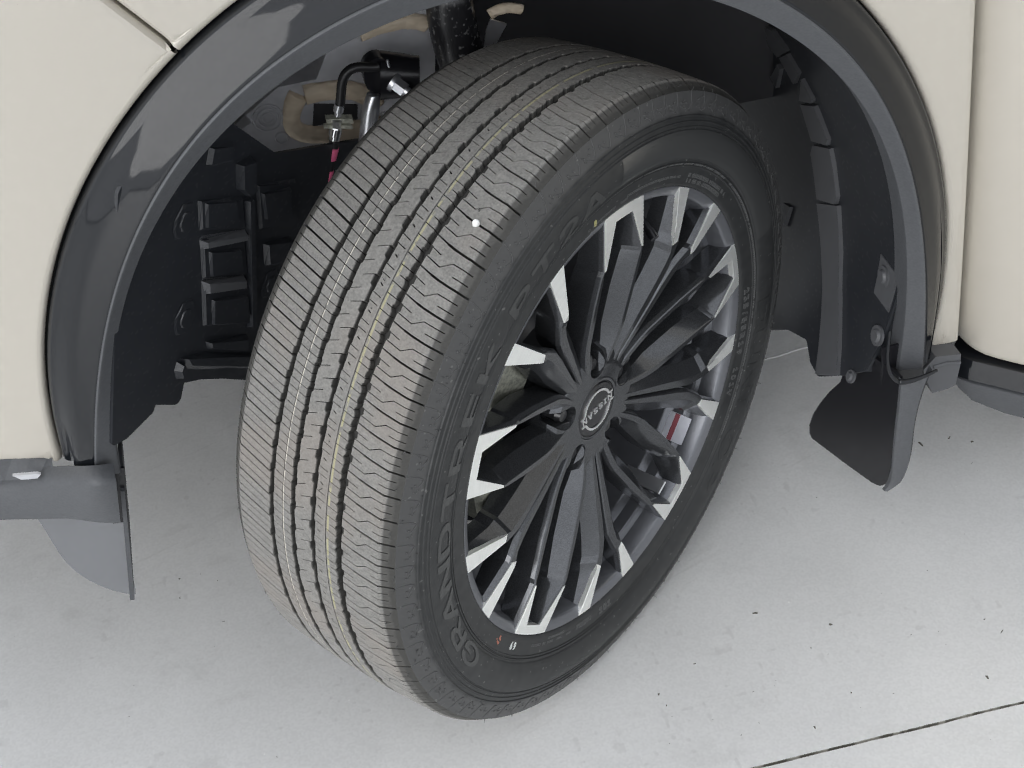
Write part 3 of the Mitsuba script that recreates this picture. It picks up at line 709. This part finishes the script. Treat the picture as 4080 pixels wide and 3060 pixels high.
# the opening in the sheet metal runs a few millimetres behind the trim's outer edge
hole = Polygon(np.vstack([CO + 0.0102 * dout, [[0.475, -0.2], [-0.55, -0.2]]]))
left_low = Polygon([(-1.05, 0.4575), (-0.575, 0.434), (-0.548, 0.4312), (-0.5165, 0.4275), (-0.5165, -0.3), (-1.05, -0.3)])
SEAM0, SEAM1 = np.array([-0.2795, 0.8445]), np.array([-0.505, 1.148])
d_ = (SEAM1 - SEAM0) / np.linalg.norm(SEAM1 - SEAM0); n_ = np.array([-d_[1], d_[0]])
front_half = Polygon([SEAM0 - d_ * 1.2 + n_ * 2.5, SEAM0 - d_ * 1.2, SEAM1 + d_ * 1.2, SEAM1 + d_ * 1.2 + n_ * 2.5])
FR = [(0.4365, 1.05), (0.470, 0.745), (0.482, 0.585), (0.496, 0.402), (0.5035, 0.297)]
side = Polygon([(-0.98, 0.40), (-0.98, 0.80), (-0.90, 0.93), (-0.70, 1.0), (-0.45, 1.045), (0.0, 1.065)] + FR + [(0.470, 0.292)]).buffer(0)
body = side.difference(hole).difference(left_low)
bump_poly = body.intersection(front_half.buffer(-0.0016)); fend_poly = body.difference(front_half.buffer(0.0016))
big_of = lambda g: max(geoms(g), key=lambda x: x.area)
def arch_edge(q0, d0):
    rows = []
    for o, dy in ((0.0016, 0.016), (0.0018, 0.0085), (0.0026, 0.0055), (0.0042, 0.0026), (0.0066, 0.0008), (0.0102, 0.0), (0.0112, 0.0003)):
        q = q0 + o * d0
        rows.append(np.column_stack([q[:, 0], body_y(q[:, 0], q[:, 1]) + dy, q[:, 1]]))
    return grid_mesh(np.stack(rows, 1))
ext0 = CO[0] + (CO[0] - CO[1]) * (CO[0, 1] - 0.4278) / (CO[1, 1] - CO[0, 1])
fine_t = np.linspace(0, NA, 2400); base_c = np.vstack([ext0, CO]); base_d = np.vstack([dout[0], dout])
CF = np.stack([np.interp(fine_t, np.arange(NA + 1), base_c[:, j]) for j in (0, 1)], 1); DF = np.stack([np.interp(fine_t, np.arange(NA + 1), base_d[:, j]) for j in (0, 1)], 1)
sd = ((CF + 0.006 * DF) - SEAM0) @ n_
k1 = int(np.argmax(sd < 0.0016)); k2 = int(np.argmax(sd < -0.0016))
add('car__front_bumper__arch_edge', arch_edge(CF[:k1], DF[:k1]), 'm_paint', True)
add('car__front_fender__arch_edge', arch_edge(CF[k2:], DF[k2:]), 'm_paint', True)
add('car__front_bumper', skin(big_of(bump_poly)), 'm_paint', 30, label='pale champagne painted bumper corner')
add('car__front_fender', skin(big_of(fend_poly)), 'm_paint', 30, label='pale champagne painted front fender')
# shut-line bottom so that the gap reads dark
gap_l = np.array([SEAM0 - d_ * 0.012, SEAM1]); 
def ribbon(pts, y, w):
    pts = np.array(pts); t = np.diff(pts, axis=0)[0]; t = t / np.linalg.norm(t); nn = np.array([-t[1], t[0]]) * w
    P = np.array([[pts[0] - nn, pts[0] + nn], [pts[1] - nn, pts[1] + nn]])
    q = P.reshape(-1, 2)
    return grid_mesh(np.column_stack([q[:, 0], body_y(q[:, 0], q[:, 1]) + y, q[:, 1]]).reshape(2, 2, 3))
add('car__panel_seam', ribbon(gap_l, 0.016, 0.007), 'm_seam')
# behind the paint: arch edge flange closing the gap to the trim
add('car__arch_flange', trim_rows([(CO + 0.006 * dout, -0.020), (CO - 0.008 * dout, -0.014)]), 'm_seam', 30)
# hood, far side and underside, so that the car shades the floor as a car does
hoodp = np.array([[[x, y, z] for y in np.linspace(0, 1.85, 12)] for x, z in ((-0.98, 0.80), (-0.90, 0.93), (-0.70, 1.0), (-0.45, 1.045), (0.0, 1.065), (0.45, 1.06))], float)
hoodp[:, 0, 1] = body_y(hoodp[:, 0, 0], hoodp[:, 0, 2]); hoodp[:, -1, 1] = 1.80 - body_y(hoodp[:, 0, 0], hoodp[:, 0, 2])
hoodp[..., 2] += 0.03 * np.sin(np.linspace(0, pi, 12))[None]
hoodp[0, :, 0] -= 0.10 * np.sin(np.linspace(0, pi, 12))
add('car__hood', grid_mesh(hoodp), 'm_paint', 30)
nose = np.array([[[-0.98 - 0.10 * sin(t * pi), float(body_y(-0.98, z)) * (1 - t) + (1.80 - float(body_y(-0.98, z))) * t, z] for t in np.linspace(0, 1, 14)] for z in (0.37, 0.46, 0.6, 0.8)])
add('car__front_bumper__nose', grid_mesh(nose), 'm_paint', 30)
def boxm(x0, x1, y0, y1, z0, z1, bev=0.01):
    return rounded_box([x1 - x0, y1 - y0, z1 - z0], bev, trimesh.transformations.translation_matrix([(x0 + x1) / 2, (y0 + y1) / 2, (z0 + z1) / 2]))
add('car__underbody', cat([boxm(-0.90, -0.42, 0.50, 1.30, 0.40, 0.6), boxm(-0.42, 0.46, 0.62, 1.18, 0.32, 0.6), boxm(0.62, 3.4, 0.16, 1.64, 0.25, 0.5)]), 'm_void', False)
add('car__far_side', cat([boxm(-0.9, 3.9, 1.76, 1.82, 0.38, 1.05), boxm(3.3, 4.0, 0.05, 1.76, 0.4, 1.05), boxm(0.75, 3.4, 0.0, 0.06, 0.30, 1.05)]), 'm_paint', False)
add('car__cabin', boxm(0.70, 3.9, 0.12, 1.68, 1.02, 1.66, 0.18), 'm_black', 30)

# ---- lower bumper trim, deflector
bl = smooth_path(np.array([(-0.98, 0.16, 0.36), (-0.78, 0.060, 0.372), (-0.5873, 0.0, 0.3932), (-0.5593, -0.016, 0.4025), (-0.5202, -0.047, 0.4225), (-0.4991, -0.065, 0.4329), (-0.4789, -0.085, 0.4451), (-0.4569, -0.083, 0.4394)]), 70)
bb = smooth_path(np.array([(-0.98, 0.16, 0.31), (-0.78, 0.060, 0.322), (-0.6025, 0.0, 0.3438), (-0.5508, -0.030, 0.3573), (-0.5163, -0.055, 0.3696), (-0.4823, -0.076, 0.3731), (-0.469, -0.080, 0.3732)]), 70)
rows = []
for t, dy, dz in ((0, 0.02, 0.006), (0, 0.010, 0.005), (0, 0.003, 0.003), (0, 0.0, 0.0), (0.06, -0.003, 0), (0.35, -0.004, 0), (0.7, -0.002, 0), (0.93, 0.002, 0), (1.0, 0.006, 0), (1.0, 0.02, 0.004)):
    q = bl * (1 - t) + bb * t
    rows.append(np.column_stack([q[:, 0], q[:, 1] + dy, q[:, 2] + dz]))
G = np.stack(rows, 1)
endc = np.vstack([G[-1], G[-1].mean(0)])
add('car__bumper_lower_trim', cat([grid_mesh(G), trimesh.Trimesh(endc, [[j, (j + 1) % 10, 10] for j in range(10)], process=False)]), 'm_plastic', 30, label='grained grey lower edge of the bumper')
# dark gap and pale clip between bumper skin and trim
gp = [bl[k] + [0, 0.006, 0.002] for k in range(8, 62, 3)]
gq = [np.array([q[0], float(body_y(q[0], 0.44)) + 0.014, max(0.4335, q[2] + 0.004)]) for q in gp]
add('car__bumper_filler', grid_mesh(np.stack([np.array(gp), np.array(gq)], 1)), 'm_plastic', False)
add('car__bumper_clip', flat_plate([(-0.563, -0.029, 0.4305), (-0.556, -0.029, 0.4225), (-0.541, -0.029, 0.4195), (-0.536, -0.029, 0.4235), (-0.539, -0.029, 0.4255)], [0, 0.004, 0]), 'm_primer')
dfl = smooth_path(np.array([(-0.567, 0.0, 0.340), (-0.5593, 0.0, 0.2973), (-0.5469, 0.0, 0.2527), (-0.5259, -0.010, 0.2278), (-0.4925, -0.034, 0.2160)]), 24)
add('car__bumper_end_plate', flat_plate([(-0.478, -0.045, 0.425), (-0.4515, -0.045, 0.420), (-0.4660, -0.045, 0.345), (-0.482, -0.045, 0.347)], [0, 0.003, 0]), 'm_black')
add('car__air_deflector', flat_plate(np.vstack([dfl, [(-0.4730, -0.034, 0.330), (-0.470, -0.034, 0.372), (-0.565, 0.0, 0.372)]]), [0.0, 0.004, 0.0]), 'm_flap', False, label='quarter-round grey flap hanging under the bumper')
add('car__deflector_plate', flat_plate([(-0.4624, -0.050, 0.394), (-0.4583, -0.050, 0.3926), (-0.4885, -0.050, 0.2315), (-0.4935, -0.050, 0.2325)], [0.004, 0.12, 0.01]), 'm_plastic', False)

# ---- wheel house: front liner with moulded pads
Q0 = np.array([-.448, -.05, .45]); LT = np.array([.35, .30, 0]) / math.hypot(.35, .30); LW = np.array([.28, 0, 1.0])
LN = np.cross(LT, LW); LN = LN / np.linalg.norm(LN)        # towards the wheel and the camera
def lin(lift):
    return lambda q: Q0 + q[:, :1] * LT + q[:, 1:2] * LW + np.broadcast_to(np.asarray(lift(q) if callable(lift) else lift, float).reshape(-1, 1), (len(q), 1)) * LN
lower = [(-0.012, 0.013), (0.009, 0.007), (0.047, 0.013), (0.050, 0.020), (0.087, -0.007), (0.092, 0.018), (0.12, 0.003), (0.159, -0.024), (0.205, -0.059), (0.36, -0.16), (0.50, -0.16), (0.5, 0.10), (0.364, 0.153), (0.212, 0.218), (0.142, 0.287), (0.15, 0.36), (0.05, 0.36), (-0.012, 0.30)]
add('car__wheel_arch_liner', solid(Polygon(lower).buffer(-0.006).buffer(0.006), lin(0.0), lin(-0.004), (0.05, 0.05)), 'm_liner', False, label='moulded black plastic liner inside the wheel arch')
def pad(pts, h, bev=0.004, key='car__wheel_arch_liner__moulded_pad', mat='m_liner', rnd=0.003):
    pl = Polygon(pts).buffer(-rnd).buffer(rnd)
    h = h * 0.6
    inn = pl.buffer(-bev)
    ex = lambda q: np.where(shapely.distance(shapely.points(q), pl.boundary) > bev * 0.9, h, 0.0004)
    vs, fs, o = [], [], 0
    for g in geoms(pl.difference(inn)) + geoms(inn):
        v, f = tri2d(g); vs.append(v); fs.append(np.array(f) + o); o += len(v)
    v, f = np.vstack(vs), np.vstack(fs)
    add(key, trimesh.Trimesh(lin(ex)(v), f, process=False), mat, False)
def sunk(pts_o, pts_i, h, key='car__wheel_arch_liner__moulded_pad'):
    """raised rim with a lower floor"""
    pad(pts_o, h, 0.003); pad(pts_i, h + 0.006, 0.003, key)
b1o = [(0.095, 0.235), (0.163, 0.198), (0.172, 0.153), (0.1, 0.196)]; b1 = [(0.101, 0.23), (0.15, 0.205), (0.158, 0.17), (0.104, 0.196)]
b2o = [(0.102, 0.188), (0.169, 0.155), (0.182, 0.093), (0.109, 0.135)]; b2 = [(0.111, 0.17), (0.163, 0.141), (0.171, 0.107), (0.116, 0.133)]
b3o = [(0.108, 0.135), (0.176, 0.096), (0.195, 0.06), (0.2, 0.02), (0.115, 0.074)]; b3 = [(0.121, 0.107), (0.18, 0.074), (0.189, 0.036), (0.124, 0.07)]
b4 = [(0.12, 0.056), (0.191, 0.013), (0.192, -0.012), (0.124, 0.039)]
d1o = [(0.181, 0.203), (0.248, 0.17), (0.259, 0.108), (0.194, 0.141)]; d1 = [(0.186, 0.192), (0.237, 0.17), (0.245, 0.126), (0.197, 0.151)]
d2 = [(0.202, 0.124), (0.251, 0.099), (0.261, 0.059), (0.209, 0.088)]
for o_, i_ in ((b1o, b1), (b2o, b2), (b3o, b3), (d1o, d1)):
    sunk(o_, i_, 0.006)
pad(b4, 0.010); pad(d2, 0.010)
pad([(0.148, 0.245), (0.172, 0.238), (0.178, 0.198), (0.165, 0.196), (0.152, 0.212)], 0.016, 0.003)
pad([(0.165, 0.196), (0.178, 0.19), (0.203, 0.014), (0.188, 0.024)], 0.012, 0.003)
# strap-like bands over the pads
for a, b, c, d in (((0.1005, 0.189), (0.172, 0.155), (0.1725, 0.141), (0.104, 0.172)), ((0.1075, 0.138), (0.176, 0.098), (0.178, 0.080), (0.1115, 0.115))):
    pad([a, b, c, d], 0.014, 0.004, 'car__wheel_arch_liner__band', 'm_liner_pad')
for c, r in (((0.079, 0.219), 0.0165), ((0.087, 0.103), 0.0165), ((0.222, 0.058), 0.015)):
    pad([(c[0] + r * cos(t), c[1] + 1.25 * r * sin(t)) for t in np.linspace(0, 2 * pi, 26)[:-1]], 0.0025, 0.003, 'car__wheel_arch_liner__plug')
    pad([(c[0] + 0.6 * r * cos(t), c[1] + 0.75 * r * sin(t)) for t in np.linspace(0, 2 * pi, 26)[:-1]], 0.0045, 0.003, 'car__wheel_arch_liner__plug')
pad([(0.078, 0.064), (0.092, 0.036), (0.12, 0.016), (0.16, -0.010), (0.21, -0.046), (0.26, -0.084), (0.26, -0.060), (0.21, -0.020), (0.16, 0.014), (0.12, 0.038), (0.096, 0.056)], 0.010, 0.006, 'car__wheel_arch_liner__ledge')
pad([(0.080, 0.060), (0.0745, 0.046), (0.079, 0.032), (0.089, 0.030), (0.091, 0.044)], 0.014, 0.004, 'car__wheel_arch_liner__ledge')
pad([(0.052, 0.262), (0.062, 0.256), (0.100, 0.268), (0.096, 0.292), (0.070, 0.296)], 0.006, 0.004)
pad([(0.108, 0.285), (0.142, 0.270), (0.146, 0.246), (0.104, 0.262)], 0.008, 0.004)

# rear half of the liner: a barrel round the arch
RL = 0.435
def cylp(lift):
    return lambda q: np.column_stack([AX + (RL - lift) * np.sin(np.radians(q[:, 0])), q[:, 1], AZ + (RL - lift) * np.cos(np.radians(q[:, 0]))])
rl = Polygon([(20, -0.036), (112.5, -0.036), (116.5, -0.006), (120.9, 0.033), (120.7, 0.059), (119.2, 0.083), (119.0, 0.089), (121.0, 0.13), (123.8, 0.157), (127.0, 0.25), (127, 0.50), (20, 0.50)])
add('car__wheel_arch_liner__rear_panel', solid(rl, cylp(0.0), cylp(-0.004), (6, 0.1)), 'm_liner', 30)
fl_ph = np.radians(np.linspace(40, 113, 40))
ci_ph = np.arctan2(CI[:, 0] - AX, CI[:, 1] - AZ); ci_r = np.hypot(CI[:, 0] - AX, CI[:, 1] - AZ)
rr_ = np.interp(fl_ph, ci_ph, ci_r)
add('car__wheel_arch_liner__flange', grid_mesh(np.stack([np.column_stack([AX + (RL - 0.001) * np.sin(fl_ph), 0 * fl_ph - 0.034, AZ + (RL - 0.001) * np.cos(fl_ph)]), np.column_stack([AX + (rr_ + 0.002) * np.sin(fl_ph), 0 * fl_ph - 0.031, AZ + (rr_ + 0.002) * np.cos(fl_ph)])], 1)), 'm_liner', 30)
strips = [[(82.2, 0.416), (77.9, 0.322), (78.6, 0.275), (82.6, 0.315), (82.6, 0.36)], [(82.3, 0.308), (79.3, 0.277), (80.5, 0.244), (84.1, 0.265)], [(81.0, 0.236), (82.6, 0.206), (83.6, 0.21), (86.1, 0.249)],
          [(86.5, 0.245), (83.5, 0.201), (86.8, 0.163), (88.0, 0.165), (90.7, 0.21)], [(91.1, 0.205), (88.0, 0.157), (94.6, 0.128), (96.2, 0.13), (98.9, 0.174), (93.0, 0.209)],
          [(99.5, 0.172), (95.9, 0.123), (107.0, 0.07), (117.3, 0.0), (120.6, 0.033), (109.8, 0.10)], [(83.8, 0.469), (83.9, 0.449), (86.8, 0.433), (86.4, 0.394), (87.3, 0.448)], [(86.4, 0.392), (88.5, 0.343), (84.1, 0.317), (84.5, 0.309), (89.3, 0.325)], [(106.0, 0.251), (105.3, 0.232), (108.9, 0.231)]]
for s in strips:
    add('car__wheel_arch_liner__rib_face', solid(Polygon(s).buffer(0), cylp(0.006), cylp(0.0), (3, 0.05)), 'm_liner_pad', 30)
for ph, y in ((97.6, -0.006), (106.4, -0.030), (115.4, -0.020)):
    c = cylp(0.001)(np.array([[ph, y]]))[0]; inw = np.array([-sin(math.radians(ph)), 0, -cos(math.radians(ph))])
    k_ = 0.62 if ph > 110 else 0.95
    add('car__liner_clip', cat([tube([c, c + inw * 0.003], 0.013 * k_, 22), tube([c + inw * 0.003, c + inw * 0.006], [0.009 * k_, 0.007 * k_], 18)]), 'm_liner_pad', 30)
add('car__wheel_arch_liner__clip_tab', solid(Polygon([(95.2, -0.033), (101.8, -0.033), (101.8, 0.006), (95.2, 0.012)]), cylp(0.0015), cylp(0.0), (3, 0.05)), 'm_liner_pad', 30)
# inner side of the wheel house
add('car__inner_wing', cat([flat_plate([(-0.60, 0.345, 0.46), (0.50, 0.345, 0.44), (0.50, 0.345, 1.0), (-0.60, 0.345, 1.0)], [0, 0.02, 0]),
                            solid(Polygon([(-40, -0.03), (25, -0.03), (25, 0.36), (-40, 0.36)]), cylp(0.0), cylp(-0.004), (6, 0.2))]), 'm_void', False)
PY = 0.22
pn = [(-.146, .700), (-.164, .668), (-.206, .668), (-.247, .642), (-.263, .634), (-.224, .588), (-.189, .582), (-.126, .581), (-.095, .585), (-.041, .60), (-.027, .704), (-.030, .735), (-.10, .735)]
add('car__inner_panel', flat_plate([(x, PY, z) for x, z in pn], [0, 0.05, 0.0]), 'm_primer', False, label='bare grey inner body panel with smeared sealant')
def smear(pts, w, y, seed):
    g = np.random.default_rng(seed); c = smooth_path(pts, 46)
    wv = w * (0.8 + 0.45 * meshkit.fbm(np.column_stack([c * 40, 0 * c[:, 0]]), 3, seed))
    P = np.column_stack([c[:, 0], np.full(len(c), y), c[:, 1]])
    m = tube(P, wv, 12)
    m.vertices[:, 1] = y + (m.vertices[:, 1] - y) * 0.75 + 0.004 * (meshkit.fbm(m.vertices * [160, 60, 220], 3, seed) - 0.5)
    return m
add('car__inner_panel__sealant', smear([(-.180, .653), (-.150, .652), (-.118, .640), (-.106, .622)], 0.011, PY - 0.001, 1), 'm_sealant', True)
add('car__inner_panel__sealant', smear([(-.186, .655), (-.197, .636), (-.198, .615), (-.180, .603), (-.150, .599), (-.118, .597), (-.100, .604)], 0.011, PY - 0.001, 2), 'm_sealant', True)
add('car__inner_panel__sealant', smear([(-.11, .712), (-.08, .716), (-.05, .713), (-.036, .706)], 0.009, PY - 0.001, 3), 'm_sealant', True)
add('car__inner_panel__opening', flat_plate([(-.172, PY - .0012, .640), (-.125, PY - .0012, .628), (-.128, PY - .0012, .610), (-.178, PY - .0012, .613)], [0, 0.001, 0]), 'm_void', False)
pm = []
for (x, z, r) in ((-.224, .634, .016), (-.224, .634, .011), (-.224, .634, .006), (-.203, .625, .008), (-.214, .606, .007)):
    pm.append(tube([(x + r * cos(t), PY - 0.0008, z + r * sin(t)) for t in np.linspace(0, 2 * pi, 24)], 0.0011, 6, False))
add('car__inner_panel__stamping', cat(pm), 'm_primer', True)
add('car__inner_panel__flange', flat_plate([(-.262, PY - .006, .636), (-.248, PY - .006, .646), (-.243, PY - .006, .636), (-.252, PY - .006, .631)], [0, .004, 0]), 'm_alu')

# ---- suspension and brake line
sp = smooth_path([(-.009, .2, .76), (-.012, .2, .715), (-.006, .2, .66), (-.004, .19, .55)], 12)
add('car__strut', tube(sp, 0.026, 26), 'm_strut', True, label='glossy black suspension strut with pale scuffs')
add('car__strut__bracket', flat_plate([(.017, .19, .679), (.022, .19, .70), (.028, .19, .712), (.045, .19, .703), (.035, .19, .688), (.022, .19, .668)], [0, 0.003, 0]), 'm_steel')
add('car__inner_wing__sealant', smear([(.030, .710), (.045, .714), (.066, .708)], 0.006, 0.205, 6), 'm_sealant', True)
br = smooth_path([(-.118, .16, .693), (-.112, .16, .707), (-.099, .16, .710), (-.092, .16, .704), (-.092, .16, .69), (-.100, .16, .663), (-.110, .16, .669), (-.118, .16, .682), (-.118, .16, .693)], 40)[:-1]
add('car__stabiliser_joint', cat([flat_plate(br, [0, 0.02, 0]), tube([(-.100, .172, .684), (-.060, .165, .678)], [0.026, 0.021], 22)]), 'm_black', 30)
b0, b1_ = np.array([-.0905, .150, .6865]), np.array([-.0655, .128, .6660])
bd = b1_ - b0
add('car__stabiliser_joint__bolt', cat([tube([b0, b0 + bd * 0.12], 0.0105, 22), tube([b0 + bd * .12, b0 + bd * .42], 0.0085, 6), tube([b0 + bd * .42, b1_], 0.0055, 14)]), 'm_steel', 30, label='bright threaded bolt end')
add('car__stabiliser_joint__washer_edge', tube([(-.092, .155, .709), (-.0905, .155, .690), (-.095, .155, .668)], 0.0018, 8), 'm_steel', True)
add('car__stabiliser_link', tube([(-.112, .156, .672), (-.118, .156, .655), (-.133, .156, .595)], [0.0075, 0.0095, 0.0095], 18), 'm_steel', True, label='pale metal stabiliser link rod')
add('car__stabiliser_link__tab', flat_plate([(-.106, .15, .652), (-.098, .15, .650), (-.099, .15, .638), (-.107, .15, .640)], [0, .003, 0]), 'm_alu')
hp_ = smooth_path([(-.100, .158, .7025), (-.114, .158, .704), (-.128, .158, .706), (-.1375, .158, .7005), (-.143, .158, .689), (-.146, .158, .677), (-.149, .158, .666)], 40)
add('car__brake_hose', tube(hp_, 0.0052, 14), 'm_hose', True, label='black brake hose with two pink bands')
add('car__brake_hose__ferrule', cat([tube([(-.149, .158, .668), (-.1515, .158, .660)], 0.0056, 14), tube([(-.1515, .158, .660), (-.153, .158, .655)], 0.004, 12)]), 'm_steel', 30)
add('car__brake_hose__bracket', cat([flat_plate([(-.166, .156, .650), (-.166, .156, .655), (-.138, .156, .649), (-.138, .156, .643)], [0, .006, .002]), flat_plate([(-.170, .154, .6455), (-.169, .154, .649), (-.140, .154, .642), (-.140, .154, .638)], [0, .004, .001])]), 'm_zinc')
add('car__brake_hose__fitting', cat([tube([(-.1555, .156, .652), (-.1575, .156, .643)], 0.0058, 6), tube([(-.1575, .156, .643), (-.1600, .156, .634)], 0.0068, 16), tube([(-.1600, .156, .634), (-.1615, .156, .629)], 0.0058, 16)]), 'm_chrome', 30)
lo_ = smooth_path([(-.1612, .157, .630), (-.1645, .157, .617), (-.169, .157, .606), (-.173, .157, .595), (-.179, .157, .580), (-.182, .160, .562), (-.180, .168, .53)], 50)
add('car__brake_hose__lower_hose', tube(lo_, 0.0056, 14), 'm_hose', True)
def along(t0, t1, r):
    n = len(lo_); return tube(lo_[int(t0 * n):int(t1 * n) + 1], r, 14)
add('car__brake_hose__pink_band', along(0.10, 0.245, 0.0062), 'm_pink', True)
add('car__brake_hose__pink_band', along(0.37, 0.50, 0.0062), 'm_pink', True)

# ---- mud flap behind the wheel
fx = lambda y: 0.402 - 0.20 * (y + 0.085)
ff = [(-0.081, 0.316), (-0.060, 0.314), (-0.030, 0.310), (0.008, 0.294), (0.024, 0.228), (0.044, 0.196), (0.060, 0.166), (0.074, 0.135), (0.081, 0.110), (0.080, 0.096), (0.074, 0.091), (0.0, 0.107), (-0.052, 0.120), (-0.066, 0.127), (-0.077, 0.141), (-0.082, 0.175), (-0.081, 0.24)]
yz = Polygon(ff).buffer(0.004).buffer(-0.004)
fm = lambda dx: (lambda q: np.column_stack([fx(q[:, 0]) + dx, q[:, 0], q[:, 1]]))
add('car__mud_flap', solid(yz, fm(0.0), fm(0.004), (0.05, 0.05)), 'm_black', False, label='black plastic mud flap behind the wheel')
se = [(0.4008, 0.316), (0.4015, 0.24), (0.4018, 0.176), (0.4005, 0.150), (0.394, 0.137)]
so = [(0.4395, 0.3185), (0.4290, 0.273), (0.4255, 0.2199), (0.4240, 0.1756), (0.4160, 0.1505)]
a_, b_ = smooth_path(np.array(se), 30), smooth_path(np.array(so), 30)
rows = [np.column_stack([a_[:, 0], np.full(30, -0.0800), a_[:, 1]]), np.column_stack([a_[:, 0] + 0.001, np.full(30, -0.0845), a_[:, 1]]), np.column_stack([a_[:, 0] + 0.004, np.full(30, -0.0865), a_[:, 1]])]
for t, y in ((0.5, -0.0885), (0.85, -0.088), (1.0, -0.084), (1.0, -0.076)):
    q = a_ * (1 - t) + b_ * t
    rows.append(np.column_stack([q[:, 0], np.full(30, y), q[:, 1]]))
add('car__mud_flap__outer_face', grid_mesh(np.stack(rows, 1)), 'm_plastic', 30, label='grained grey outer edge of the mud flap')
led1 = smooth_path([(0.3795, -0.088, 0.395), (0.3800, -0.088, 0.357), (0.386, -0.089, 0.331), (0.3955, -0.0905, 0.318)], 20)
led2 = smooth_path([(0.3955, -0.0905, 0.318), (0.414, -0.0915, 0.3165), (0.430, -0.0905, 0.318), (0.443, -0.088, 0.3195)], 20)
add('car__mud_flap__top_edge', cat([tube(led1, np.linspace(0.0014, 0.0026, 20), 10), tube(led2, np.linspace(0.0034, 0.0018, 20), 10)]), 'm_gloss', True)
add('car__mud_flap__filler', flat_plate([(0.392, -0.052, 0.338), (0.446, -0.052, 0.338), (0.446, -0.052, 0.268), (0.396, -0.052, 0.268)], [0, 0.003, 0]), 'm_black')
add('car__mud_flap__screw', cat([tube([(fx(0.002) - 0.0005, 0.002, 0.262), (fx(0.002) - 0.005, 0.001, 0.262)], [0.008, 0.006], 18)]), 'm_liner_pad', 30)
# rocker trim below the fender
rk = [(0.447, 0.289), (0.461, 0.305), (0.493, 0.2995), (0.494, 0.282), (0.4915, 0.252), (0.481, 0.249), (0.462, 0.248), (0.450, 0.277)]
add('car__rocker_trim', flat_plate([(x, -0.052, z) for x, z in rk], [0.0, 0.05, 0.0]), 'm_liner_pad', False, label='grey rocker trim under the fender')
add('car__rocker_trim__ridge', tube([(0.459, -0.0525, 0.2905), (0.476, -0.0525, 0.2915), (0.493, -0.0525, 0.2875)], 0.0022, 10), 'm_plastic', True)
add('car__sill', boxm(0.50, 3.2, 0.02, 0.12, 0.245, 0.36, 0.02), 'm_plastic', 30)

# ---- front door, swung open
DA = math.radians(42)
DD = np.array([cos(DA), -sin(DA), 0]); DNO = np.array([-sin(DA), -cos(DA), 0])     # along the door, out of its outer face
DO = np.array([0.5025, -0.012, 0.0])
def door_pt(l, d, z):
    l, d, z = np.broadcast_arrays(np.asarray(l, float), d, z)
    dx = np.interp(z, [0.297, 0.402, 0.585, 0.745, 1.05], [0.0, -0.0075, -0.0215, -0.0335, -0.067]) 
    return DO + dx[..., None] * np.array([1.0, 0, 0]) + l[..., None] * DD + d[..., None] * DNO + z[..., None] * EZ
def door_sheet(zs, lean, ls):
    P = []
    for z in zs:
        row = [(-0.004, -0.06), (-0.009, -0.034), (-0.007, -0.022), (-0.001, -0.013), (0.007, -0.0068), (0.016, -0.0022), (0.027, 0.0012), (0.040, 0.0034), (0.055, 0.0046), (0.072, 0.0050)] + [(l, 0.0050) for l in ls]
        P.append([door_pt(l, d + lean(z), z + 0.012 * max(0, 1 - l / 0.05) ** 2 * (z < 0.30)) for l, d in row])
    return grid_mesh(np.array(P))
dl = lambda z: -0.5 * max(0, 0.40 - z) ** 2 
zs_ = [0.267, 0.2685, 0.272, 0.278, 0.29, 0.32, 0.36, 0.42, 0.5, 0.6, 0.7, 0.8, 0.9, 0.98]
dsh = door_sheet(zs_, lambda z: dl(z) - (0.010 if z < 0.2675 else 0.004 if z < 0.27 else 0.001 if z < 0.274 else 0), list(np.linspace(0.1, 1.0, 12)))
add('car__front_door', cat([dsh, flat_plate([door_pt(-0.004, -0.05, 0.27), door_pt(1.0, -0.05, 0.27), door_pt(1.0, -0.05, 0.98), door_pt(-0.004, -0.05, 0.98)], -0.012 * DNO)]), 'm_paint', 30, label='pale champagne front door standing ajar')
def door_band(z0, z1, d0, d1, l0, mat, key, rise=0.0, n=26, **lab):
    ls = np.r_[l0, l0 + 0.004, l0 + 0.010, np.linspace(l0 + 0.03, 1.0, n)]
    P = []
    for t, dd in ((0, -0.04), (0, -0.004), (0.05, 0.0), (0.5, (d1 - d0) * 0.5), (0.95, d1 - d0), (1, d1 - d0 - 0.004), (1, -0.04)):
        z = z0 * (1 - t) + z1 * t
        P.append([door_pt(l, (d0 + dd) - 0.012 * max(0, 1 - (l - l0) / 0.02) ** 2, z + rise * max(0, 1 - (l - l0) / 0.06) ** 2 * t) for l in ls])
    add(key, grid_mesh(np.array(P)), mat, 30, **lab)
door_band(0.264, 0.238, 0.000, 0.008, 0.000, 'm_gloss', 'car__front_door__gloss_strip', label='glossy black strip along the door bottom')
door_band(0.2365, 0.190, 0.008, -0.002, 0.004, 'm_plastic', 'car__front_door__lower_trim', 0.030, label='grained grey trim under the door')

# ------------------------------------------------------------------ a pebble caught in the tread
g = np.random.default_rng(3)
st = trimesh.creation.icosphere(subdivisions=2)
st.vertices *= (1 + 0.22 * (meshkit.noise(st.vertices * 1.8 + 4, 2) - 0.5))[:, None]
st.apply_scale([0.0036, 0.0030, 0.0042]); st.apply_translation(wheel_at(float(r_top(0.0752)) + 0.0008, 0.0752, -153.6 / 370))
add('pebble', st, 'm_grit_pale', True, label='small white pebble caught in an outer groove of the tyre tread', category='pebble')
